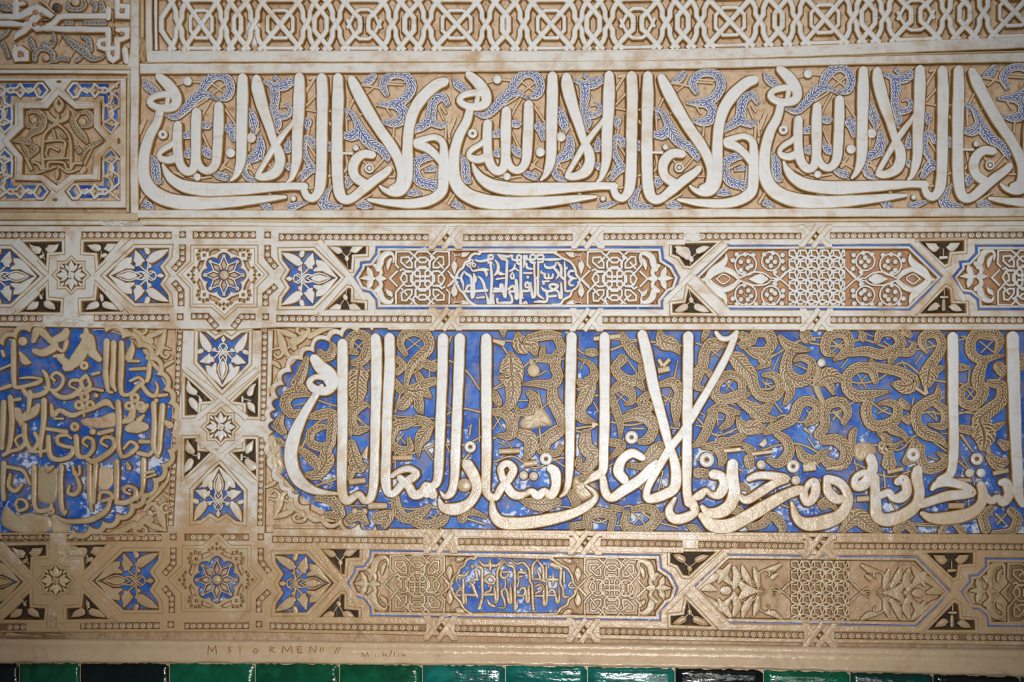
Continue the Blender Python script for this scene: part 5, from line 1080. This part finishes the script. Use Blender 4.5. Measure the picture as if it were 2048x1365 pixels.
ML = '''645 130 46 642 240 44 640 340 44 655 430 30 680 440 20; 688 140 44 686 260 42 680 380 42 700 430 24; 735 140 44 735 260 44 730 390 42 740 450 36 790 450 30 840 400 34 870 380 30 840 350 26 790 370 24; 860 400 30 900 450 38 940 460 34 955 410 20 945 380 14; 905 270 40 900 330 40 890 370 30;
 80 130 44 80 250 42 82 370 42 95 410 34 160 400 30 230 380 34 250 360 24 180 350 24 120 355 16; 130 410 30 170 460 38 250 450 40 290 410 38 280 340 34 260 310 24; 270 410 24 330 430 30 370 400 30 380 350 28 340 320 26 310 345 22 330 370 20; 320 440 30 370 470 40 440 460 42 490 410 36 480 370 28 430 370 26 420 400 20 460 420 18;
 520 340 34 490 370 30 510 420 32 545 400 32 530 350 28; 440 460 30 520 440 30 560 420 28 620 430 26; 0 420 30 60 400 30; 0 300 20 70 270 20; 20 500 44 15 640 42 10 780 36; 60 470 44 70 600 42 60 740 40 40 810 30; 60 490 24 120 480 24; 180 440 40 170 560 30; 265 490 44 262 620 44 245 740 36 245 830 20;
 20 820 34 60 800 30 120 780 34 150 740 34 130 700 26 90 730 22 110 770 20; 145 640 44 150 720 40 190 790 36 230 740 34 210 690 30; 170 800 24 250 800 24 290 780 34 290 700 38 300 820 40 350 850 34 420 830 40 440 780 34 400 770 30 350 750 30 350 710 30 400 700 28 430 720 20;
 460 710 40 470 820 40 520 830 34 560 790 36 560 730 30 520 715 26 500 745 22 530 770 18; 510 830 30 560 860 40 640 820 42 690 770 40 680 720 34 630 715 28 610 745 24 650 770 20; 715 500 46 720 620 44 716 760 40 740 830 34 790 810 34 830 770 32 790 740 26 750 780 24; 840 810 34 900 820 34 930 790 26;
 930 510 44 935 640 42 930 770 40 960 830 24; 985 520 44 975 640 42 965 780 40 950 830 30; 310 520 30 320 580 40 360 550 36 430 580 40 500 560 30 560 540 30 640 500 50 690 540 16; 330 600 20 380 600 20;
 20 870 40 15 1000 38 20 1090 34; 20 890 30 80 900 30 140 920 30 180 1000 20; 60 940 26 50 1010 34 90 1040 34 130 1000 26; 90 1120 24 110 1090 22 150 1100 24 160 1140 24 110 1160 22 95 1130 18; 205 890 40 205 1000 38 205 1110 36 230 1160 34 300 1150 40 310 1120 24; 370 890 40 365 1000 40 370 1130 38 390 1180 30 400 1160 16;
 420 1010 24 410 1050 26 450 1060 36 480 1020 36 465 960 26 450 930 40; 540 890 44 540 1020 40 550 1140 30 560 1160 14; 580 880 40 570 1000 36 565 1110 30; 600 1090 28 610 1050 28 660 1050 34 680 1080 34 620 1100 26; 670 1090 34 640 1160 40 560 1210 44 470 1225 40 390 1220 30 340 1190 12;
 705 860 46 705 1000 42 705 1110 36; 705 1110 34 760 1110 38 815 1080 40 820 1030 34 770 1010 28 750 1040 24 790 1060 20; 870 850 40 868 960 40 860 1040 34 830 1090 24; 770 870 20 780 900 40; 880 930 20 930 920 24; 880 960 16 940 940 24; 440 890 24 450 930 30 480 940 20 480 890 24'''
strokes(med, 'letter', ML, 'plaster_beige', 10, fr=A6, h0=0.5, slope=2.0, wmul=0.84)
for x, y, r, ho in ((135, 130, 28, 0), (508, 278, 28, 8), (450, 650, 30, 9), (580, 460, 16, 0), (560, 680, 20, 0), (945, 490, 14, 0), (585, 1050, 0, 0), (305, 1160, 26, 8)):
    if r: disc(med, 'ring_dot' if ho else 'dot', x, y, r, 'plaster_beige', 9, 0.5, fr=A6, hole=ho)
for tx, ty_ in ((510, 500), (815, 505)):
    for dx, dy in ((0, -32), (-34, 18), (34, 18)): disc(med, 'trefoil_lobe', tx + dx, ty_ + dy, 32, 'plaster_beige', 9.5, 0.5, fr=A6, hole=10)
    strokes(med, 'stem', '%g %g 18 %g %g 26 %g %g 10' % (tx, ty_ + 20, tx - 5, ty_ + 60, tx, ty_ + 90), 'plaster_beige', 8, fr=A6, h0=0.5)
strokes(med, 'leaf', '''200 130 30 230 60 60 290 110 40 330 160 50 260 200 50 210 190 40; 300 130 30 380 100 60 400 70 50; 330 160 30 380 190 24 400 140 30 410 120 10; 360 230 40 420 270 60 470 230 80 520 140 70 520 60 30; 430 290 40 400 290 50; 560 200 50 540 110 60 500 100 40; 560 200 60 600 240 40; 470 190 40 490 160 40;
 780 230 50 800 170 40 800 140 14; 780 250 20 840 250 24; 740 620 30 790 600 50 800 560 40 830 520 20; 780 660 50 830 650 80 880 650 50; 840 610 40 870 580 20; 860 540 60 890 520 30; 130 600 50 200 560 60 230 520 30; 100 560 60 130 640 30; 120 200 20 150 250 50 180 260 20; 20 220 20 10 190 20; 330 220 26 380 215 26; 600 690 30 680 670 30;
 270 660 24 400 680 30; 790 300 20 880 295 24; 560 330 20 600 320 20; 850 740 30 910 740 24; 960 460 24 1010 455 24; 1000 620 30 1030 640 50; 280 890 20 290 910 40 320 890 20; 960 1180 0 962 1180 0''' .replace('; 960 1180 0 962 1180 0', ''), 'plaster_beige', 7.5, fr=A6, h0=0.5, slope=2.0)
lump(med, '20 1130 100 1180 180 1170 300 1200 310 1270 200 1310 80 1290 0 1240', 7, mat='plaster_beige', fr=A6, seed=7)
lump(med, '230 900 340 910 350 1060 300 1120 220 1080', 5, mat='stem_brown', fr=A6, seed=8)
lump(med, '490 600 600 590 690 560 700 640 600 660 500 640', 5, mat='plaster_ochre', fr=A6, seed=9)
lump(med, '590 900 670 900 690 980 640 1040 590 1010', 4, mat='stem_pale', fr=A6, seed=10)
lump(med, '300 1180 330 1180 420 1230 410 1290 320 1300', 6, mat='plaster_beige', fr=A6, seed=11)
fs = Fr(520 - 160, 640, 3.034)
def sp2(label, my, xy):
    # mirrored copy of the leaf corner: on the other side of the upright border
    fr = Fr(0, 640 if not my else 640 + 6, 3.034, mx=(1070 + 40) / 2.0, my=my)
    spandrel(label, fr, '30 30 640 20 600 60 480 60 400 80 330 110 300 150 240 180 200 220 160 290 120 370 90 430 60 520 30 520', thing_xy=xy, mat='plaster_beige')
sp2('upper corner spandrel with curling tendrils, beside the round medallion', None, med)
sp2('lower corner spandrel with curling tendrils, beside the round medallion', 662, med)
# ================================================================ upright border between medallion and great inscription
up = bpy.data.objects.new('trim_5', None); C.objects.link(up); up['kind'] = 'structure'; up.location = tuple(P(np.array(440.0), np.array(1060.0), 0.0))
uh = []
uh.append(beads(up, [360, 656, 351, 842], 11.5, 12.6, 0.85)); uh.append(beads(up, [350, 876, 341, 1052], 11.5, 12.6, 0.85))
uh.append(beads(up, [530, 656, 526, 842], 11.5, 12.6, 0.85)); uh.append(beads(up, [524, 876, 520, 1052], 11.5, 12.6, 0.85))
ND = lambda pts, lab, buds, stem='': uh.append(dark_niche(None, (0, 640, 3.034), pts, lab, buds, stem))
pr = 'dark sunk triangle with leaf buds, '
ND('1122 345 1280 492 1204 498 1196 575 1122 580', pr + 'above the upright star, on its medallion side', '1140 370 10 1150 420 46 1180 440 40; 1195 560 8 1180 520 50 1160 490 40; 1210 470 10 1215 490 26', '1180 450 10 1215 470 10')
ND('1565 352 1562 588 1494 586 1492 505 1416 494', pr + 'above the upright star, on its lettering side', '1550 390 10 1530 410 30 1515 445 46; 1545 565 8 1525 530 46 1510 510 30; 1470 470 14 1470 495 14', '1480 480 10 1520 490 10')
ND('1118 722 1192 720 1196 798 1275 802 1116 955', pr + 'below the upright star, on its medallion side', '1135 730 10 1145 780 50 1165 800 40; 1115 930 8 1140 890 46 1155 860 44; 1205 815 20 1205 840 16', '1170 820 10 1205 830 10')
ND('1548 725 1552 948 1410 806 1488 798 1490 725', pr + 'below the upright star, on its lettering side', '1535 735 8 1510 780 50 1500 800 30; 1530 890 60 1500 860 40; 1465 820 14 1465 850 14', '1470 830 10 1510 840 10')
def vpal(tip, back, label, leaf='plaster_white'):
    d = np.array(back, float) - np.array(tip, float); L = np.hypot(*d); u = d / 435.0; n = np.array([-u[1], u[0]])
    uh.append(palmette(tip, tuple(u), tuple(n), label, 'blue_pigment', leaf))
vpal((1347 / 3.034, 640 + 424 / 3.034), (1355 / 3.034, 640 + 92 / 3.034), 'blue palmette panel pointing down to the upright border star')
vpal((1328 / 3.034, 640 + 876 / 3.034), (1322 / 3.034, 640 + 1205 / 3.034), 'blue palmette panel pointing up to the upright border star')
uh.append(star_boss(1338 / 3.034, 640 + 650 / 3.034, 39, 'small eight pointed plaster star between the two upright palmettes'))
o_ = np.array([(350, 661), (432, 661), (441, 668), (450, 661), (546, 661), (543, 760), (531, 850), (529, 1068), (334, 1068), (336, 1000), (345, 860), (366, 760)], float)
plate(up, 'strapwork_face', o_, uh, 'plaster_frame', 9.5, -0.3, slope=1.6)
def ustrap(s, h=10.2, w=12):
    p = arr(s).reshape(-1, 2); x, y = A6(p[:, 0], p[:, 1]); stroke(up, 'strap', np.stack([x, y, np.full(len(x), w)], 1).ravel(), 'plaster_frame', h, 6, smooth=False, cap='n', slope=1.0, dome=0.2)
for s in ('1120 300 1345 478 1500 600', '1560 300 1345 478 1190 600'): ustrap(s, 10.6)
for s in ('1100 1000 1335 830 1480 720', '1560 1000 1335 830 1190 720'): ustrap(s, 10.2)
# ================================================================ square star panel, upper left
K4 = Fr(0, 140, 4.55)
sq = thing('star_plaque', 'square panel with pointed star of interlaced lettering and blue chain corners', 'carved panel', 128, 420)
field(sq, 'ground', rect(-40, 148, 255, 424), 'plaster_ochre', 0.6)
star = loop('210 350 430 350 530 230 680 355 850 350 850 520 960 645 850 760 838 945 640 950 515 1050 390 955 200 950 205 790 85 645 215 520', K4)
holes = [star]
def chain(pts, fx, fy):
    fr = Fr(0, 140, 4.55, mx=fx, my=fy); lp = loop(pts, fr); holes.append(lp if True else lp[::-1])
    plate(sq, 'chain_ground', offset_loop(lp, 1.5), (), 'plaster_ochre', 1.5, 0, bev=0.2)
    S = lambda nm, s, m, h, **k: strokes(sq, nm, s, m, h, fr=fr, h0=0.8, slope=1.0, **k)
    S('chain_cell', '''640 195 30 675 150 30; 640 195 30 665 225 30; 735 142 30 830 140 30; 725 225 30 830 225 30; 895 140 30 980 142 30; 880 220 30 985 215 30; 960 215 30 965 290 30; 1060 215 30 1055 300 30; 955 360 30 965 450 30; 1050 360 30 1050 450 30; 970 510 26 1010 545 26 1050 510 26''', 'blue_pigment', 3, smooth=False)
    S('chain_link', '''610 185 23 660 120 23 700 120 23 750 185 23 790 205 23 840 160 23 860 125 23; 620 195 23 665 250 23 700 245 23 730 185 23 770 165 23 830 200 23 860 245 23; 860 125 23 900 165 23 950 160 23 1000 190 23 1080 260 23 1080 330 23 1000 380 23 1000 420 23 1070 490 23 1010 575 23;
     860 245 23 900 200 23 960 205 23 1020 160 23 1080 110 23; 1000 190 23 1020 240 23 1000 300 23 940 330 23 935 460 23 1020 500 23 1080 480 23; 940 320 23 1010 340 23 1030 400 23 1010 440 23 940 480 23 940 510 23 1010 575 23''', 'plaster_frame', 6, smooth=False)
    for x, y in ((775, 185), (930, 182), (1010, 258), (1010, 405), (850, 185), (1010, 330), (1010, 478), (1055, 145)): disc(sq, 'chain_bead', x, y, 20, 'plaster_beige', 5.5, 0.8, fr=fr, segs=8)
cp_ = '585 185 650 100 1090 100 1090 500 1000 592 915 495 910 285 680 280'
for fx, fy in ((None, None), (522, None), (None, 645), (522, 645)): chain(cp_, fx, fy)
plate(sq, 'frame', rect(-30, 156, 252, 416), [h if area2(h) > 0 else h[::-1] for h in holes], 'plaster_frame', 8.5, 0, slope=2.0)
plate(sq, 'star_moulding', offset_loop(star if area2(star) > 0 else star[::-1], 12), [star if area2(star) > 0 else star[::-1]], 'plaster_frame', 10, 0)
S = lambda nm, s, m, h, **k: strokes(sq, nm, s, m, h, fr=K4, h0=0.5, **k)
S('leaf', '530 250 16 500 310 40 525 350 60 530 385 10; 530 250 16 565 310 36 535 360 50; 430 380 14 450 430 50 510 465 40 530 400 10; 620 370 14 600 430 50 550 465 40; 520 910 20 515 950 40 515 990 10', 'plaster_beige', 9)
S('letter', '520 480 40 460 520 26 400 590 26 385 680 28 385 800 30 395 890 34 430 900 26 440 840 24 560 840 24 590 860 24 600 900 26 640 900 28 640 800 28 640 680 28 620 590 26 560 520 26 500 480 20; 300 840 22 340 850 26 380 900 40; 640 900 30 670 850 26 740 850 22; 410 650 20 480 640 20 560 640 24 590 660 24 580 720 24 560 790 22 430 790 20 420 740 20 450 700 20 530 730 22; 480 550 20 500 620 20; 540 580 14 600 620 14; 400 810 24 650 800 20', 'plaster_beige', 8.5)
S('leaf', '240 400 20 290 370 40 360 390 50 400 450 50 370 530 60 300 560 60 240 620 30; 240 420 26 240 490 40 290 510 40 330 470 26; 720 390 30 790 380 50 830 440 46 810 500 40 740 510 30; 700 400 50 660 460 56 700 540 60 750 600 60 790 660 30; 100 645 14 180 640 50 260 650 60; 200 680 30 240 740 40 260 830 10; 290 690 40 330 720 50 260 790 26; 930 645 14 850 680 40 780 720 40 740 820 14; 690 700 40 720 740 50', 'feather_pale', 6.5, serr=0.05)
S('stem', '330 940 18 420 910 22 500 880 20; 540 880 20 620 930 22 720 900 18; 230 800 20 280 900 30; 760 900 50 740 930 40; 850 690 12 770 860 12', 'plaster_beige', 6.5)
disc(sq, 'eyelet', 305, 455, 30, 'plaster_beige', 6, 0.5, fr=K4); disc(sq, 'eyelet', 745, 470, 34, 'plaster_beige', 6, 0.5, fr=K4)
S('frame_pip', '525 105 26 545 105 26; 490 1180 30 510 1180 30; 1080 630 30 1080 660 30', 'plaster_brown', 9.5)
# ================================================================ angular lettering panel, top left corner
K3 = Fr(0, 0, 7.06)
kf = thing('lettering_relief', 'panel of broad angular letters over feathered leaves, in the top corner', 'carved panel', 130, 128)
field(kf, 'ground', rect(-40, -40, 263, 130), 'plaster_ochre', 0.6)
S = lambda nm, s, m, h, **k: strokes(kf, nm, s, m, h, fr=K3, h0=0.3, **k)
S('letter', '''-100 330 100 150 330 100 330 350 60 420 280 60 480 230 70; -100 230 90 100 230 90 220 240 100; 220 20 100 220 240 100; 210 60 90 340 50 60 370 60 14; 250 240 100 400 160 120 520 110 120 640 170 110 720 220 90 760 210 20; 200 560 20 230 500 80 330 430 110 440 330 110 540 230 90 600 200 60;
 440 340 90 520 400 100 640 390 90 760 320 90 830 240 90 900 225 90 1100 225 90 1300 225 90 1520 225 90; 640 400 90 760 400 90 900 410 92 1100 410 92 1300 415 92 1525 415 92; 1525 440 92 1525 600 90 1525 740 90 1550 820 90 1590 850 80 1650 800 90 1650 680 90 1650 560 90 1740 545 80 1790 520 80 1790 420 90 1660 420 80;
 1525 140 100 1525 250 90; 1650 -60 90 1655 100 90 1660 220 90 1790 225 90 1800 90 90 1700 80 80; 1390 590 70 1400 660 80 1480 690 80 1640 670 80; 1380 620 70 1420 560 70 1500 560 70; 210 660 60 210 760 100 220 850 60; 210 700 90 290 680 80 370 740 80 370 830 80 230 840 60; 1760 700 90 1780 860 90''', 'plaster_white', 9.5, slope=3, smooth=False)
S('letter', '1880 -60 100 1890 300 110 1890 600 110 1880 760 110 1850 900 120; 1920 -60 60 1925 400 60 1900 880 60', 'plaster_frame', 9.4, smooth=False)
S('leaf', '''950 30 40 960 100 70 1040 130 60 1140 120 60 1200 60 50 1180 0 30; 1280 20 40 1340 60 70 1330 150 60; 1420 20 60 1440 120 80 1400 170 30; 860 480 14 960 560 70 1060 640 100 1180 720 110 1280 820 80 1400 820 50 1480 780 20; 1150 510 40 1240 560 80 1260 660 90 1280 720 40; 400 500 20 440 600 80 480 690 60; 740 430 20 760 540 60 780 600 20;
 480 850 60 490 760 70 560 690 70 660 690 70 740 760 70 730 860 60; 560 680 40 620 610 70 720 640 60 760 610 30; 770 860 50 840 820 60 960 840 50; 1060 860 40 1110 820 60 1160 800 20; -40 60 100 80 100 120 170 140 40; -40 560 40 60 480 60 130 410 30; 30 600 60 70 680 60 110 800 50; 920 320 60 1020 320 60; 1190 320 70 1480 320 70''', 'feather_dark', 7, serr=0.05)
S('stem', '560 0 30 640 60 30 700 120 30 760 170 26; 700 -20 26 660 60 26; 640 600 20 700 560 20; 1560 860 16 1700 820 16; 1080 640 16 1000 800 16; 860 520 16 820 600 16', 'stem_pale', 6)
disc(kf, 'seed', 795, 98, 62, 'feather_dark', 8, 0.3, fr=K3); disc(kf, 'boss', 640, 810, 52, 'plaster_ochre', 6, 0.3, fr=K3); disc(kf, 'boss', 1060, 20, 60, 'plaster_beige', 7, 0.3, fr=K3)
for x, y, rx in ((495, 175, 42), (585, 205, 34), (375, 265, 40), (280, 390, 30), (480, 345, 34), (575, 340, 34), (285, 770, 44), (1715, 150, 34), (1710, 470, 30), (1450, 620, 30), (1590, 620, 30), (1585, 750, 30)):
    disc(kf, 'pierced_hole', x, y, rx, 'ochre_red', 10.8, 6, fr=K3, segs=10, dome=0.2)
S('slot', '560 285 20 690 280 14; 290 135 40 300 135 30; 40 280 16 360 270 20; 1590 160 24 1590 300 24; 1600 370 24 1600 480 24', 'ochre_red', 10.6, slope=0.6, dome=0.1)
# ================================================================ interlaced lattice frieze along the top
lat = thing('lattice_frieze', 'pale interlaced lattice frieze over tan ground, above the row of calligraphy', 'carved panel', 1150, 100)
ycen = lambda x: np.interp(x, [300, 1100, 1275, 1460, 1650, 1832, 2030, 2120], [48, 48, 46, 42, 37, 30, 23, 20])
plate(lat, 'ground', np.array([(308, -40), (2120, -40), (2120, 76), (1832, 88), (1600, 94), (1448, 98), (1100, 101), (308, 101)], float), (), 'plaster_ochre', 0.7, -0.3, bev=0.2)
units = [(402, 'X', 72), (560, 'X', 84), (728, 'H', 90), (913, 'X', 94), (1102, 'X', 88), (1275, 'H', 92), (1460, 'X', 95), (1650, 'X', 91), (1832, 'H', 98), (2030, 'X', 100)]
def lstrap(pts, cx, s, dz=0.0, w=11.4):
    k = s / 315.0; p = arr(pts).reshape(-1, 2); X = cx + p[:, 0] * k; Y = np.array([float(ycen(q)) for q in X]) + p[:, 1] * 0.300
    stroke(lat, 'strap', np.stack([X, Y, np.full(len(X), w)], 1).ravel(), 'plaster_white', 9 + dz, 0.3, smooth=False, cap='n', slope=2.6, dome=0.4)
def mir(s, fx, fy):
    p = arr(s).reshape(-1, 2) * np.array([fx, fy]); return p.ravel()
for cx, ty_u, s in units:
    for fx in (1, -1):
        for fy in (1, -1):
            if ty_u == 'X': lstrap(mir('0 0 130 140 162 176', fx, fy), cx, s, 0.6 if fx == fy else 0)
            if ty_u == 'H': lstrap(mir('28 0 32 42 62 66 132 142 162 176', fx, fy), cx, s, 0.6 if fx == fy else 0)
            if ty_u == 'B' and fx * fy > 0: lstrap(mir('20 20 132 142 162 176', fx, fy), cx, s, 0.3)
            if not (ty_u == 'B' and fx < 0 and fy < 0):
                lstrap(mir('100 176 125 148 155 118 170 84 170 42 222 -40 222 -82 236 -116 258 -146 285 -176', fx, fy), cx, s, 0.4 if fx == fy else -0.2)
            lstrap(mir('230 176 258 144 315 82 348 42 348 0', fx, fy), cx, s, 0.2 if fx == fy else 0.7)
            lstrap(mir('0 160 95 160 122 146', fx, fy), cx, s, -0.3, 8)
    if ty_u == 'X': lstrap('45 -92 95 -42 95 42 45 92 -45 92 -95 42 -95 -42 -45 -92 45 -92', cx, s, -0.1, 8.4)
    if ty_u == 'H':
        for fy in (1, -1): lstrap(mir('-118 30 -95 -20 -62 -78 -30 -98 30 -98 62 -78 95 -20 118 30', 1, fy), cx, s, -0.1, 8)
def rail(off, w, h):
    xs = np.linspace(305, 2110, 24); stroke(lat, 'rail', np.stack([xs, np.array([float(ycen(x)) for x in xs]) + off, np.full(24, w)], 1).ravel(), 'plaster_white', h, 0.2, cap='n', dome=0.2, step=40)
rail(55.5, 5, 9); rail(-56, 7, 9)
stroke(lat, 'rail', '311 -40 6 311 40 6 312 100 6', 'plaster_white', 9, 0.2, cap='n', dome=0.2)
lump(lat, '385 30 400 22 420 30 432 50 415 62 395 58 380 48', 7, mat='plaster_ochre', seed=21)
lump(lat, '496 40 515 30 520 60 512 90 498 85 490 60', 8, mat='plaster_white', seed=22)
# ================================================================ flaked and mended places in the stucco
L6 = Fr(0, 1060, 2.926)
lump(low_band, '330 100 370 82 430 95 480 120 500 150 470 168 420 165 370 168 335 150', 13, mat='plaster_beige', fr=L6, seed=31)
lump(low_band, '280 440 330 470 350 520 340 590 290 600 260 560 265 480', 13, mat='plaster_frame', fr=L6, seed=32)
lump(low_band, '330 540 380 548 390 580 360 600 335 590', 12, mat='plaster_frame', fr=L6, seed=33)
lump(low_band, '20 600 150 612 300 608 420 622 300 634 100 632 10 628', 12, mat='plaster_frame', fr=L6, seed=34)
lump(up_band, '1365 466 1385 462 1404 466 1403 482 1385 485 1366 482', 12, mat='plaster_frame', seed=35)
lump(up_band, '86 628 120 626 160 630 188 628 186 645 140 648 95 647', 12, mat='plaster_frame', seed=36)
lump(mould, '170 438 240 440 300 446 290 452 200 451', 11, mat='plaster_frame', seed=37)
lump(mould, '1105 108 1118 104 1128 112 1122 124 1108 120', 11.5, mat='plaster_ochre', seed=38)
lump(mould, '276 80 284 70 292 90 288 124 278 120', 12, mat='edge_tan', seed=39)
